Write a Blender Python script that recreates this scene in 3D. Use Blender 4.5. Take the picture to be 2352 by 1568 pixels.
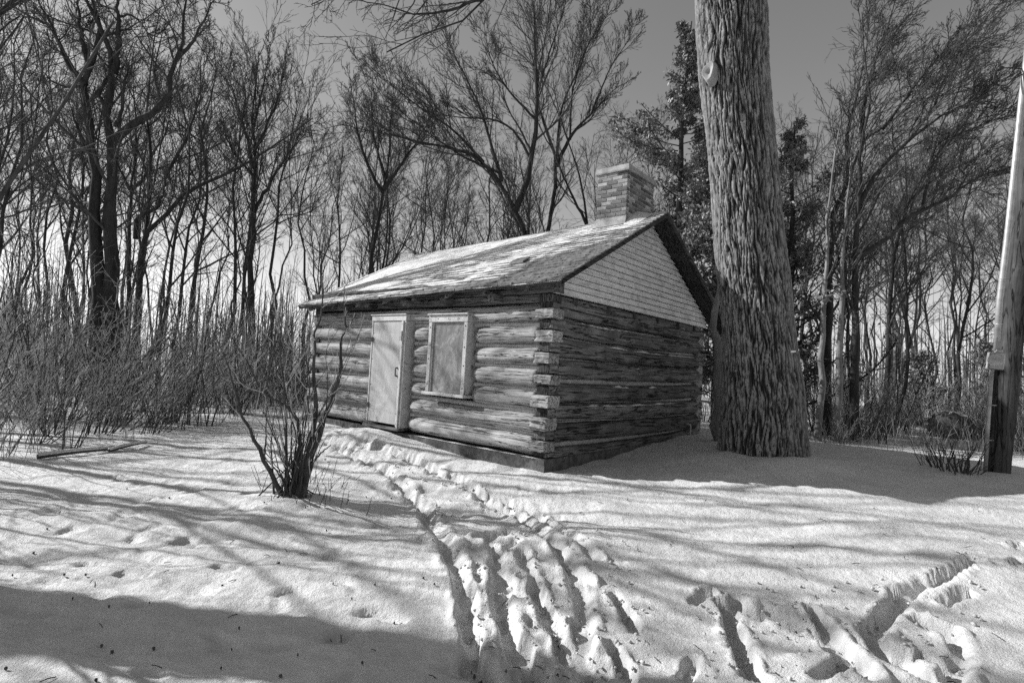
import bpy, math, random
import numpy as np

for o in list(bpy.data.objects):
    bpy.data.objects.remove(o, do_unlink=True)
scene = bpy.context.scene
COL = scene.collection
R = math.radians

# ------------------------------------------------------------------ camera
CAM_H, ROLL, PITCH, FPX = 1.65, .056, .045, 1269.0      # FPX: focal length for a 2352 px wide picture
Fv = np.array([0, math.cos(PITCH), math.sin(PITCH)])
R0 = np.array([1.0, 0, 0]); U0 = np.cross(R0, Fv)
Rv = math.cos(ROLL) * R0 + math.sin(ROLL) * U0
Uv = -math.sin(ROLL) * R0 + math.cos(ROLL) * U0
from mathutils import Matrix, Vector
cd = bpy.data.cameras.new('camera'); cam = bpy.data.objects.new('camera', cd); COL.objects.link(cam)
cd.sensor_width = 36.0; cd.lens = FPX / 2352 * 36; cd.clip_start = .05; cd.clip_end = 3000
M4 = Matrix.Identity(4)
for i in range(3):
    M4[i][0] = Rv[i]; M4[i][1] = Uv[i]; M4[i][2] = -Fv[i]
M4[2][3] = CAM_H
cam.matrix_world = M4
scene.camera = cam

# ------------------------------------------------------------------ sky and sun
SUN_EL = R(30); SH_AZ = R(-13.5)                           # shadows run towards (cos, sin) of SH_AZ
sun_dir = Vector((-math.cos(SH_AZ) * math.cos(SUN_EL), -math.sin(SH_AZ) * math.cos(SUN_EL), math.sin(SUN_EL)))
w = bpy.data.worlds.new('World'); scene.world = w; w.use_nodes = True
nt = w.node_tree; nt.nodes.clear()
sky = nt.nodes.new('ShaderNodeTexSky'); sky.sky_type = 'NISHITA'; sky.sun_disc = False
sky.sun_elevation = SUN_EL; sky.sun_rotation = math.atan2(sun_dir.x, sun_dir.y)
sky.altitude = 200; sky.air_density = 2.0; sky.dust_density = 0.5; sky.ozone_density = 1.0
sep = nt.nodes.new('ShaderNodeSeparateColor')            # black-and-white film behind a red filter
mad = nt.nodes.new('ShaderNodeMath'); mad.operation = 'MULTIPLY_ADD'; mad.inputs[1].default_value = 1.0
mul = nt.nodes.new('ShaderNodeMath'); mul.operation = 'MULTIPLY'; mul.inputs[1].default_value = .0
bg = nt.nodes.new('ShaderNodeBackground'); bg.inputs['Strength'].default_value = .09
wo = nt.nodes.new('ShaderNodeOutputWorld')
nt.links.new(sky.outputs[0], sep.inputs[0])
nt.links.new(sep.outputs[1], mul.inputs[0]); nt.links.new(sep.outputs[0], mad.inputs[0]); nt.links.new(mul.outputs[0], mad.inputs[2])
nt.links.new(mad.outputs[0], bg.inputs['Color']); nt.links.new(bg.outputs[0], wo.inputs[0])
sl_ = bpy.data.lights.new('sun', 'SUN'); sl_.energy = 5.0; sl_.angle = R(.53); sl_.color = (1, 1, 1)
sun = bpy.data.objects.new('sun', sl_); COL.objects.link(sun)
sun.rotation_euler = sun_dir.to_track_quat('Z', 'Y').to_euler()
scene.view_settings.view_transform = 'Standard'; scene.view_settings.look = 'None'
scene.view_settings.exposure = 0.45; scene.view_settings.gamma = 1.0
scene.view_settings.use_curve_mapping = False
scene.cycles.use_denoising = False
scene.cycles.max_bounces = 6; scene.cycles.diffuse_bounces = 3; scene.cycles.transparent_max_bounces = 8

# ------------------------------------------------------------------ numpy noise
_rs = np.random.RandomState(7)
_perm = _rs.permutation(512); _perm = np.concatenate([_perm, _perm, _perm])
_grad = _rs.normal(size=(512, 3)); _grad /= np.linalg.norm(_grad, axis=1)[:, None]
def noise3(x, y, z=0.0):
    x, y, z = np.broadcast_arrays(np.asarray(x, float), y, z)
    xi, yi, zi = np.floor(x).astype(int), np.floor(y).astype(int), np.floor(z).astype(int)
    fx, fy, fz = x - xi, y - yi, z - zi
    u, v, s = [t * t * t * (t * (t * 6 - 15) + 10) for t in (fx, fy, fz)]
    out = 0
    for dx in (0, 1):
        wx = u if dx else 1 - u
        for dy in (0, 1):
            wy = v if dy else 1 - v
            for dz in (0, 1):
                wz = s if dz else 1 - s
                h = _perm[_perm[_perm[(xi + dx) & 511] + ((yi + dy) & 511)] + ((zi + dz) & 511)]
                g = _grad[h]
                out = out + wx * wy * wz * (g[..., 0] * (fx - dx) + g[..., 1] * (fy - dy) + g[..., 2] * (fz - dz))
    return out * 1.6
def fbm(x, y, z=0.0, o=4):
    r = 0; a = 1.0; t = 0
    for k in range(o):
        r = r + a * noise3(np.asarray(x) * 2 ** k + 17.3 * k, np.asarray(y) * 2 ** k + 5.1 * k, np.asarray(z) * 2 ** k); t += a; a *= .5
    return r / t
def sstep(a, b, x):
    t = np.clip((x - a) / (b - a), 0, 1); return t * t * (3 - 2 * t)

# ------------------------------------------------------------------ mesh helpers
def mesh_np(name, V, F, smooth=True):
    """V (n,3); F: list of integer arrays (m,k), k = 3 or 4"""
    me = bpy.data.meshes.new(name)
    V = np.asarray(V, np.float32)
    F = [np.asarray(f, np.int32) for f in (F if isinstance(F, list) else [F]) if len(f)]
    me.vertices.add(len(V)); me.vertices.foreach_set('co', V.ravel())
    loops = np.concatenate([f.ravel() for f in F])
    tot = np.concatenate([np.full(len(f), f.shape[1], np.int32) for f in F])
    start = np.concatenate([[0], np.cumsum(tot)[:-1]]).astype(np.int32)
    me.loops.add(len(loops)); me.loops.foreach_set('vertex_index', loops)
    me.polygons.add(len(tot)); me.polygons.foreach_set('loop_start', start)
    try: me.polygons.foreach_set('loop_total', tot)
    except Exception: pass
    me.polygons.foreach_set('use_smooth', np.full(len(tot), smooth))
    me.update(calc_edges=True)
    return me
def link(name, me, mat=None, parent=None, **props):
    o = bpy.data.objects.new(name, me); COL.objects.link(o)
    if mat and me is not None and not me.materials: me.materials.append(mat)
    if parent: o.parent = parent
    for k, v in props.items(): o[k] = v
    return o
def thing(name, label, cat, loc=(0, 0, 0), rotz=0.0, group=None):
    o = bpy.data.objects.new(name, None); COL.objects.link(o); o.empty_display_size = .2
    o.location = loc; o.rotation_euler = (0, 0, rotz); o['label'] = label; o['category'] = cat
    if group: o['group'] = group
    return o
def copy_tree(root, loc, rotz, sc, label, group):
    c = root.copy(); COL.objects.link(c); c.location = loc; c.rotation_euler = (0, 0, rotz); c.scale = (sc, sc, sc)
    c['label'] = label; c['group'] = group
    for ch in root.children:
        d = ch.copy(); COL.objects.link(d); d.parent = c
    return c
BOXF = np.array([[0, 3, 2, 1], [4, 5, 6, 7], [0, 1, 5, 4], [1, 2, 6, 5], [2, 3, 7, 6], [3, 0, 4, 7]])
def box_vf(x0, x1, y0, y1, z0, z1):
    return np.array([(x0, y0, z0), (x1, y0, z0), (x1, y1, z0), (x0, y1, z0), (x0, y0, z1), (x1, y0, z1), (x1, y1, z1), (x0, y1, z1)], float), BOXF
def bev_box(x0, x1, y0, y1, z0, z1, b=.006):
    """a box with chamfered edges: 24 vertices"""
    import itertools
    V = []; idx = {}
    for i, (sx, sy, sz) in enumerate(itertools.product((0, 1), repeat=3)):
        c = np.array([(x0, x1)[sx], (y0, y1)[sy], (z0, z1)[sz]]); d = np.array([1 - 2 * sx, 1 - 2 * sy, 1 - 2 * sz]) * b
        for ax in range(3):
            p = c + d; p[ax] = c[ax]; idx[(sx, sy, sz, ax)] = len(V); V.append(p)
    Q = []; T = []
    for ax in range(3):
        o1, o2 = [a for a in range(3) if a != ax]
        for s in (0, 1):
            ring = []
            for (a, b2) in ((0, 0), (1, 0), (1, 1), (0, 1)):
                k = [0, 0, 0]; k[ax] = s; k[o1] = a; k[o2] = b2; ring.append(idx[(*k, ax)])
            Q.append(ring)
        for (a, b2) in itertools.product((0, 1), repeat=2):
            k0 = [0, 0, 0]; k0[o1] = a; k0[o2] = b2; k1 = list(k0); k1[ax] = 1
            Q.append([idx[(*k0, o1)], idx[(*k1, o1)], idx[(*k1, o2)], idx[(*k0, o2)]])
    for s in itertools.product((0, 1), repeat=3):
        T.append([idx[(*s, 0)], idx[(*s, 1)], idx[(*s, 2)]])
    return np.array(V), [np.array(Q), np.array(T)]
def fix_normals(me):
    import bmesh
    bm = bmesh.new(); bm.from_mesh(me); bmesh.ops.recalc_face_normals(bm, faces=bm.faces); bm.to_mesh(me); bm.free()
def bbox_obj(name, x0, x1, y0, y1, z0, z1, mat, parent=None, b=.006, **props):
    V, F = bev_box(x0, x1, y0, y1, z0, z1, b); me = mesh_np(name, V, F, False); fix_normals(me)
    return link(name, me, mat, parent, **props)
def merge(parts):
    Vs, Fs, n = [], {}, 0
    for V, F in parts:
        for f in (F if isinstance(F, list) else [F]):
            f = np.asarray(f)
            if len(f): Fs.setdefault(f.shape[1], []).append(f + n)
        Vs.append(V); n += len(V)
    return np.concatenate(Vs), [np.concatenate(v) for v in Fs.values()]
def grid_faces(nu, nv, closed_u=False):
    """vertex index = v*nu + u"""
    uu = np.arange(nu if closed_u else nu - 1); vv = np.arange(nv - 1)
    U, Vv = np.meshgrid(uu, vv); U = U.ravel(); Vv = Vv.ravel(); U2 = (U + 1) % nu
    return np.stack([Vv * nu + U, Vv * nu + U2, (Vv + 1) * nu + U2, (Vv + 1) * nu + U], 1)
def tubes_vf(P, Rr, sides):
    """P (B,n,3), Rr (B,n) -> vertices, quads"""
    B, n, _ = P.shape
    T = np.empty_like(P); T[:, 1:-1] = P[:, 2:] - P[:, :-2]; T[:, 0] = P[:, 1] - P[:, 0]; T[:, -1] = P[:, -1] - P[:, -2]
    T /= np.linalg.norm(T, axis=2, keepdims=True) + 1e-9
    ch = np.abs(P[:, -1] - P[:, 0]); ref = np.eye(3)[np.argmin(ch, axis=1)][:, None, :]
    N = np.cross(T, ref); N /= np.linalg.norm(N, axis=2, keepdims=True) + 1e-9
    Bn = np.cross(T, N)
    a = np.arange(sides) / sides * 2 * math.pi
    V = P[:, :, None, :] + Rr[:, :, None, None] * (np.cos(a)[None, None, :, None] * N[:, :, None, :] + np.sin(a)[None, None, :, None] * Bn[:, :, None, :])
    base = grid_faces(sides, n, True)
    F = (base[None] + (np.arange(B) * n * sides)[:, None, None]).reshape(-1, 4)
    return V.reshape(-1, 3), F
def at(u, v, d):
    """world point seen at pixel (u, v) of a 2352 x 1568 picture, d metres ahead"""
    return np.array([0, 0, CAM_H]) + d * (Fv + (u - 1176) / FPX * Rv + (784 - v) / FPX * Uv)

# ------------------------------------------------------------------ materials (all grey: the photograph is black and white)
def newmat(name):
    m = bpy.data.materials.new(name); m.use_nodes = True
    nt = m.node_tree; b = nt.nodes['Principled BSDF']
    return m, nt, b
def node(nt, t, **kw):
    n = nt.nodes.new(t)
    for k, v in kw.items():
        if k in n.inputs: n.inputs[k].default_value = v
        else: setattr(n, k, v)
    return n
def ramp(nt, src, stops):
    r = nt.nodes.new('ShaderNodeValToRGB'); e = r.color_ramp.elements
    while len(e) < len(stops): e.new(.5)
    for el, (p, v) in zip(e, stops): el.position = p; el.color = (v, v, v, 1)
    nt.links.new(src, r.inputs[0]); return r.outputs[0]
def coords(nt, scale, kind='Object', rand=0.0):
    tc = node(nt, 'ShaderNodeTexCoord'); mp = node(nt, 'ShaderNodeMapping'); mp.inputs['Scale'].default_value = scale
    nt.links.new(tc.outputs[kind], mp.inputs['Vector'])
    if rand:
        oi = node(nt, 'ShaderNodeObjectInfo'); m = node(nt, 'ShaderNodeMath', operation='MULTIPLY'); m.inputs[1].default_value = rand
        nt.links.new(oi.outputs['Random'], m.inputs[0]); nt.links.new(m.outputs[0], mp.inputs['Location'])
    return mp.outputs[0]
def noisen(nt, vec, scale=1.0, detail=6, rough=.6, dist=0.0):
    n = node(nt, 'ShaderNodeTexNoise'); n.inputs['Scale'].default_value = scale; n.inputs['Detail'].default_value = detail
    n.inputs['Roughness'].default_value = rough; n.inputs['Distortion'].default_value = dist
    nt.links.new(vec, n.inputs['Vector']); return n.outputs['Fac']
def mixv(nt, a, b, fac=None, mode='MULTIPLY', f=1.0):
    m = node(nt, 'ShaderNodeMix', data_type='RGBA', blend_type=mode); m.inputs[0].default_value = f
    if fac is not None: nt.links.new(fac, m.inputs[0])
    for s, i in ((a, 6), (b, 7)):
        if isinstance(s, (int, float)): m.inputs[i].default_value = (s, s, s, 1)
        else: nt.links.new(s, m.inputs[i])
    return m.outputs[2]
def bump(nt, b, h, strength=.5, dist=.02):
    n = node(nt, 'ShaderNodeBump'); n.inputs['Strength'].default_value = strength; n.inputs['Distance'].default_value = dist
    nt.links.new(h, n.inputs['Height']); nt.links.new(n.outputs[0], b.inputs['Normal'])
def simple(name, lo, hi, scale=(8, 8, 8), rough=.8, bmp=.4, bd=.01, p0=.35, p1=.65, rand=0.0, metallic=0.0, detail=6, kind='Object'):
    m, nt, b = newmat(name); v = coords(nt, scale, kind, rand); n = noisen(nt, v, 1, detail, .65)
    nt.links.new(ramp(nt, n, [(p0, lo), (p1, hi)]), b.inputs['Base Color']); b.inputs['Roughness'].default_value = rough
    b.inputs['Metallic'].default_value = metallic
    b.inputs['Specular IOR Level'].default_value = .25
    if bmp: bump(nt, b, n, bmp, bd)
    return m
def wood_mat(name, axis, lo, hi, crack=.03, stain=.5, grain=26.0):
    """weathered timber, grain along axis (0, 1 or 2), dark drying cracks"""
    m, nt, b = newmat(name)
    s = [grain] * 3; s[axis] = 2.0; v = coords(nt, [q_ * .8 for q_ in s], 'Object', 40.0)
    s2 = [grain * .55] * 3; s2[axis] = .55; v2 = coords(nt, s2, 'Object', 23.0)
    v3 = coords(nt, (2.2, 2.2, 3.5), 'Object', 9.0)
    g = noisen(nt, v, 1, 8, .7, .6); ck = noisen(nt, v2, 1, 5, .55, 1.2); st = noisen(nt, v3, 1, 6, .7)
    base = ramp(nt, g, [(.28, lo), (.5, (lo + hi) / 2), (.72, hi)])
    c2 = ramp(nt, ck, [(.475, 1), (.495, crack / hi), (.505, crack / hi), (.522, 1)])
    c3 = ramp(nt, st, [(.3, stain), (.62, 1.0)])
    oi = node(nt, 'ShaderNodeObjectInfo'); rr = ramp(nt, oi.outputs['Random'], [(0, .72), (1, 1.1)])
    col = mixv(nt, mixv(nt, mixv(nt, base, c2), c3), rr)
    nt.links.new(col, b.inputs['Base Color']); b.inputs['Roughness'].default_value = .85; b.inputs['Specular IOR Level'].default_value = .15
    bump(nt, b, mixv(nt, g, c2), .9, .02)
    return m
MAT = {}
def build_materials():
    # snow
    m, nt, b = newmat('snow'); v = coords(nt, (1, 1, 1))
    n1 = noisen(nt, v, 90, 5, .7); n2 = noisen(nt, v, 14, 5, .6); n3 = noisen(nt, v, 2.2, 4, .6)
    nt.links.new(ramp(nt, n3, [(.3, .62), (.7, .75)]), b.inputs['Base Color'])
    b.inputs['Roughness'].default_value = .55; b.inputs['Specular IOR Level'].default_value = .25
    hsum = node(nt, 'ShaderNodeMath', operation='MULTIPLY_ADD'); hsum.inputs[1].default_value = 2.2
    nt.links.new(n2, hsum.inputs[0]); nt.links.new(n1, hsum.inputs[2])
    bump(nt, b, hsum.outputs[0], .8, .016); MAT['snow'] = m
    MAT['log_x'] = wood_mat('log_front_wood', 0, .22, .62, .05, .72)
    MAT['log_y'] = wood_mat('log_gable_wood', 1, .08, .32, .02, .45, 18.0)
    MAT['tenon'] = wood_mat('log_end_wood', 0, .22, .62, .04, .7)
    MAT['tenon_dark'] = wood_mat('end_grain_wood', 2, .03, .14, .01, .5)
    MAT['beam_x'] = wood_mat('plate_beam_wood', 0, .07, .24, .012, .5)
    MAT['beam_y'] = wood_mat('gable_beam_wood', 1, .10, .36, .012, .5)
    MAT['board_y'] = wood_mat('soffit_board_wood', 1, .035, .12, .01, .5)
    MAT['chink'] = simple('chinking_mortar', .36, .52, (7, 7, 7), .9, .5, .01)
    MAT['concrete'] = simple('foundation_concrete', .04, .17, (11, 11, 11), .95, 1.0, .03, .3, .7, detail=9)
    # painted siding
    m, nt, b = newmat('siding_paint'); v = coords(nt, (30, 2.0, 22), 'Object', 30.0); g = noisen(nt, v, 1, 8, .7, .4)
    v2 = coords(nt, (5, 5, 5), 'Object', 12.0); s = noisen(nt, v2, 1, 7, .7)
    col = mixv(nt, ramp(nt, g, [(.3, .48), (.55, .74)]), ramp(nt, s, [(.28, .55), (.5, 1.0)]))
    nt.links.new(col, b.inputs['Base Color']); b.inputs['Roughness'].default_value = .7; bump(nt, b, g, .4, .006); MAT['siding'] = m
    # chipped frame paint
    m, nt, b = newmat('chipped_paint'); v = coords(nt, (9, 9, 6)); g = noisen(nt, v, 1.6, 8, .72)
    col = ramp(nt, g, [(.30, .05), (.37, .2), (.42, .44), (.7, .58)])
    nt.links.new(col, b.inputs['Base Color']); b.inputs['Roughness'].default_value = .6; bump(nt, b, g, .3, .004); MAT['paint'] = m
    m, nt, b = newmat('door_plywood'); v = coords(nt, (14, 3, 1.3)); g = noisen(nt, v, 1.5, 7, .65, .3); v2 = coords(nt, (2.2, 2, 1.1)); s = noisen(nt, v2, 1, 3, .5)
    col = mixv(nt, ramp(nt, g, [(.3, .36), (.7, .50)]), ramp(nt, s, [(.3, .72), (.7, 1.05)]))
    nt.links.new(col, b.inputs['Base Color']); b.inputs['Roughness'].default_value = .6; bump(nt, b, g, .15, .004); MAT['door'] = m
    m, nt, b = newmat('scratched_pane'); v = coords(nt, (3, 3, 2.4)); g = noisen(nt, v, 1.3, 9, .72, 1.2); v2 = coords(nt, (22, 22, 9)); s = noisen(nt, v2, 1, 4, .6, 2.0)
    col = mixv(nt, ramp(nt, g, [(.3, .08), (.5, .19), (.72, .42)]), ramp(nt, s, [(.3, .75), (.7, 1.15)]))
    nt.links.new(col, b.inputs['Base Color']); b.inputs['Roughness'].default_value = .35; MAT['pane'] = m
    # brick: each brick its own tone
    m, nt, b = newmat('brick'); oi = node(nt, 'ShaderNodeObjectInfo'); v = coords(nt, (14, 14, 14)); g = noisen(nt, v, 2, 6, .7)
    tone = ramp(nt, oi.outputs['Random'], [(0, .07), (.35, .12), (.62, .2), (.85, .34), (1, .42)])
    nt.links.new(mixv(nt, tone, ramp(nt, g, [(.3, .6), (.7, 1.3)])), b.inputs['Base Color']); b.inputs['Roughness'].default_value = .9
    bump(nt, b, g, .5, .006); MAT['brick'] = m
    MAT['mortar'] = simple('mortar', .42, .6, (20, 20, 20), .95, .6, .006)
    MAT['cap'] = simple('chimney_cap_concrete', .22, .40, (7, 7, 7), .85, .4, .006)
    MAT['flash'] = simple('flashing_metal', .2, .32, (6, 6, 6), .5, .1, .003, metallic=.25)
    MAT['shingle'] = simple('shingle', .06, .24, (16, 16, 16), .95, .7, .008)
    MAT['patch'] = simple('roof_patch_metal', .1, .2, (20, 20, 20), .6, .2, .003)
    MAT['iron'] = simple('rusty_iron', .03, .09, (30, 30, 30), .7, .4, .003)
    MAT['steel'] = simple('galvanised_steel', .28, .44, (5, 5, 9), .45, .1, .003, metallic=.3)
    MAT['socket'] = simple('meter_socket_dark', .012, .03, (9, 9, 9), .5, 0)
    MAT['white'] = simple('white_plastic', .75, .82, (9, 9, 9), .5, 0)
    MAT['pole'] = wood_mat('pole_wood', 2, .03, .11, .015, .6, 16.0)
    # tree barks
    def bark(name, lo, hi, sx=9.0, sz=2.0, bs=.8):
        m, nt, b = newmat(name); v = coords(nt, (sx, sx, sz)); g = noisen(nt, v, 1, 7, .68, .4)
        nt.links.new(ramp(nt, g, [(.3, lo), (.7, hi)]), b.inputs['Base Color']); b.inputs['Roughness'].default_value = .9; b.inputs['Specular IOR Level'].default_value = .09
        bump(nt, b, g, bs, .03); return m
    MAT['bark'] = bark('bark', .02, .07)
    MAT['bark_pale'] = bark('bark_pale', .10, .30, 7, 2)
    MAT['twig'] = bark('twig_bark', .03, .11, 12, 6, .2)
    MAT['shrub'] = bark('shrub_bark', .24, .60, 14, 7, .2)
    MAT['stem_dark'] = bark('stem_bark', .025, .12, 18, 7, .6)
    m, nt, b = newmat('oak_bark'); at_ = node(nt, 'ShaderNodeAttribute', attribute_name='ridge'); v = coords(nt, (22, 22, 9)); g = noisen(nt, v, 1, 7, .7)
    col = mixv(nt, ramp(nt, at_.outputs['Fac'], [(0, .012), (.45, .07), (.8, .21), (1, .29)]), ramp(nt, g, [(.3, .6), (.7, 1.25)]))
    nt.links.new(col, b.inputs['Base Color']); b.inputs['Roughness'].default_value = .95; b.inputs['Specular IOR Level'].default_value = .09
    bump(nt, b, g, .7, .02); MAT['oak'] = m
    MAT['cutwood'] = simple('cut_wood', .2, .36, (9, 9, 9), .8, .3, .006)
    MAT['grass'] = simple('dry_grass', .12, .34, (3, 3, 3), .9, 0)
    m, nt, b = newmat('cedar_leaf'); oi = coords(nt, (3, 3, 3)); g = noisen(nt, oi, 1, 4, .6)
    nt.links.new(ramp(nt, g, [(.3, .07), (.7, .24)]), b.inputs['Base Color']); b.inputs['Roughness'].default_value = .5; b.inputs['Specular IOR Level'].default_value = .4; MAT['cedar'] = m
    MAT['litter'] = simple('leaf_litter', .03, .12, (40, 40, 40), .9, 0)
    MAT['wire'] = simple('wire_black', .02, .03, (9, 9, 9), .5, 0)
build_materials()

# ------------------------------------------------------------------ cabin frame (x along the front to the camera's right, y into the cabin)
YAW, CX, CY, CL, CW = .702, .505, 7.43, 5.96, 5.42
ca_, sa_ = math.cos(YAW), math.sin(YAW)
def cab(x, y):                       # cabin coordinates -> world
    return np.array([CX + ca_ * x + sa_ * y, CY - sa_ * x + ca_ * y])
# ------------------------------------------------------------------ ground
GP = np.array([(.5, 7.3, .19), (1.6, 8.6, .26), (2.8, 10.0, .42), (4.1, 11.6, .50), (3.85, 8.3, .60), (4.6, 7.6, .60), (-2.0, 9.4, .40), (-1.0, 8.5, .30), (-4.2, 11.2, .30), (-3.0, 10.3, .36),
               (0, 3, .0), (-3, 3, .02), (3, 3, .0), (0, 5, .06), (2.6, 6.6, .30), (2.0, 5.0, .16), (5.5, 6.4, .56), (4.0, 6.2, .50), (3.0, 5.4, .34), (7.4, 8.3, .46), (5, 4, .2), (7, 5.2, .46), (-2.2, 5.6, .10), (-6, 6.4, .08),
               (-5.3, 9.2, .2), (-9, 8, .1), (-9, 12, .15), (-4, 5, .06), (8, 12, .36), (5, 14, .4), (0, 14, .35), (-5, 15, .3), (12, 10, .36), (-1, 1, -.02), (-6, 2, .0), (4, 1, .05), (9, 2, .2), (-14, 16, .2), (14, 18, .4), (0, 22, .4), (-12, 4, .05)])
def gz(x, y):
    x = np.asarray(x, float); y = np.asarray(y, float)
    num = 0; den = 0
    for px, py, pz in GP:
        d2 = (x - px) ** 2 + (y - py) ** 2
        wgt = np.exp(-d2 / (2 * 1.5 ** 2)) + .004 / (1 + d2)
        num = num + wgt * pz; den = den + wgt
    return num / den
def ghit(u, v):
    """ground point seen at pixel (u, v)"""
    d = Fv + (u - 1176) / FPX * Rv + (784 - v) / FPX * Uv
    z = .1
    for _ in range(8):
        t = (z - CAM_H) / d[2]; p = np.array([0, 0, CAM_H]) + t * d; z = float(gz(p[0], p[1]))
    return p
def axis_fine(lo, hi, step, far, g=1.16):
    a = [np.arange(lo, hi, step)]
    out = []; s = step; x = hi
    while x < far: out.append(x); s *= g; x += s
    neg = []; s = step; x = lo - step
    while x > -far: neg.append(x); s *= g; x -= s
    return np.concatenate([neg[::-1], a[0], out])
gx = axis_fine(-4.6, 6.2, .0165, 700)
ys = [1.9]
while ys[-1] < 700:
    y = ys[-1]; ys.append(y + max(.0095, min(.0023 * y * y, .04 * y)))
yneg = []; y = 1.9; s = .02
while y > -300: s *= 1.3; y -= s; yneg.append(y)
gy = np.array(yneg[::-1] + ys)
GX, GY = np.meshgrid(gx, gy)
GZ = gz(GX, GY)
near = np.exp(-((GX / 14) ** 2 + ((GY - 5) / 12) ** 2))
GZ += (fbm(GX * .45, GY * .8, 1.3, 4) * .085) * (.35 + .65 * near)
GZ += near * (fbm(GX * 1.6, GY * 3.2, 4.0, 4) * .032)
lump = fbm(GX * 2.6 + .9 * GY, GY * 4.6, 8.0, 4)
GZ += near * np.where(GX < 1, 1, .35) * .030 * np.maximum(lump, -.25) 
GZ -= near * sstep(.28, .5, noise3(GX * 3.1 + GY, GY * 5.2, 2.2)) * .035 * (GX < .6) * (GY < 6.6)
GZ += near * (.011 * fbm(GX * 5.5 + 1.5 * GY, GY * 9.0, 12.0, 3) + .008 * np.abs(fbm(GX * 3.0 - GY, GY * 7.0, 15.0, 3)))
def win(p, r):
    i0, i1 = np.searchsorted(gx, [p[0] - r, p[0] + r]); j0, j1 = np.searchsorted(gy, [p[1] - r, p[1] + r])
    return slice(j0, j1), slice(i0, i1)
def dent(p, q, wd, dep, rim=.03, sharp=.35, tread=0.0, seed=0):
    """a trench or boot print from p to q (world xy), wd half width"""
    p = np.array(p[:2]); q = np.array(q[:2]); c = (p + q) / 2; Lq = np.linalg.norm(q - p) + 1e-6; r = Lq / 2 + wd * 3.2
    sy, sx = win(c, r); X = GX[sy, sx]; Y = GY[sy, sx]
    if X.size == 0: return
    d = (q - p) / Lq; t = np.clip(((X - p[0]) * d[0] + (Y - p[1]) * d[1]), 0, Lq)
    nx = noise3(X * 5, Y * 5, seed * 1.7) * .16 + noise3(X * 15, Y * 15, seed) * .07
    ww = wd
    if tread and Lq < .6:                                 # sole outline: heel, waist, ball, toe
        tt = ((X - p[0]) * d[0] + (Y - p[1]) * d[1]) / Lq
        ww = wd * np.interp(tt, [-.3, 0, .2, .42, .72, 1.0, 1.3], [.7, .8, .84, .7, 1.0, .86, .6])
    dist = np.hypot(X - p[0] - d[0] * t, Y - p[1] - d[1] * t) / ww + nx
    floor = 1 - sstep(1 - sharp, 1.0, dist)
    rimv = np.exp(-((dist - 1.38) / .36) ** 2) * np.clip(.5 + 1.0 * noise3(X * 4, Y * 4, seed + 3.3) + .35 * noise3(X * 14, Y * 14, seed), 0, 1.2)
    if dep < 0: GZ[sy, sx] -= dep * floor; return
    DEP[sy, sx] = np.maximum(DEP[sy, sx], dep * floor * (1 + .35 * noise3(X * 6, Y * 6, 5 + seed) + .12 * noise3(X * 20, Y * 20, 5 + seed)))
    RIM[sy, sx] = np.maximum(RIM[sy, sx], rim * rimv)
    if tread:
        sn = (np.sin((X * d[0] + Y * d[1]) * 2 * math.pi / .036) * np.sin((X * d[1] - Y * d[0]) * 2 * math.pi / .036))
        TRD[sy, sx] = tread * floor * np.clip(sn * 1.8, -1, 1)
DEP = np.zeros_like(GZ); RIM = np.zeros_like(GZ); TRD = np.zeros_like(GZ)
def path(px, wd, dep, rim, rng, jit=.03, tread=0.0, step=.30, gap=.0):
    pts = [ghit(*p) for p in px]
    acc = [pts[0]]
    for a, b in zip(pts[:-1], pts[1:]):
        n = max(1, int(np.linalg.norm(b - a) / step))
        for k in range(1, n + 1): acc.append(a + (b - a) * k / n)
    for i, (a, b) in enumerate(zip(acc[:-1], acc[1:])):
        j = rng.normal(size=2) * jit; k = rng.normal(size=2) * jit * .5
        f = 1 - gap * rng.rand()
        dent(a[:2] + j, a[:2] + (b - a)[:2] * f + j + k, wd * rng.uniform(.8, 1.2), dep * rng.uniform(.75, 1.1), rim * .75, .7, 0, 3.0)
rg = np.random.RandomState(11)
# two walked trails from the door to the foreground
path([(730, 1010), (800, 1040), (880, 1075), (930, 1125), (985, 1185), (1020, 1240), (1045, 1310)], .085, .075, .05, rg, .018, .004, .3, .15)
path([(840, 1020), (940, 1052), (1030, 1095), (1110, 1140), (1190, 1185), (1262, 1238), (1315, 1300), (1340, 1372)], .075, .07, .05, rg, .02, .005, .32, .12)
path([(1035, 1098), (1120, 1140), (1215, 1172), (1290, 1218), (1350, 1262), (1378, 1290)], .06, .055, .045, rg, .02, .004, .32, .2)
path([(760, 1000), (860, 1030), (960, 1060), (1020, 1072)], .10, .06, .05, rg, .06, 0, .25, .3)
path([(1045, 1310), (1075, 1400), (1085, 1470)], .08, .08, .05, rg, .02, .005, .32, .1)
path([(1130, 1230), (1150, 1330), (1160, 1420), (1185, 1500), (1205, 1580)], .07, .06, .045, rg, .012, 0, .3, .1)
path([(1200, 1270), (1235, 1350), (1275, 1430), (1330, 1520), (1360, 1590)], .06, .055, .04, rg, .012, 0, .3, .1)
path([(1340, 1372), (1345, 1450), (1320, 1530)], .07, .05, .04, rg, .012, 0, .3, .1)
path([(1655, 1372), (1680, 1400), (1690, 1450), (1725, 1560)], .065, .11, .045, rg, .01, 0, .25, .05)
path([(1690, 1368), (1760, 1395), (1840, 1418), (1900, 1440), (1960, 1500), (1990, 1560)], .075, .09, .045, rg, .015, 0, .28, .1)
path([(2000, 1450), (2040, 1395), (2090, 1368), (2150, 1330), (2240, 1290)], .06, .06, .04, rg, .03, 0, .3, .3)
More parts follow.
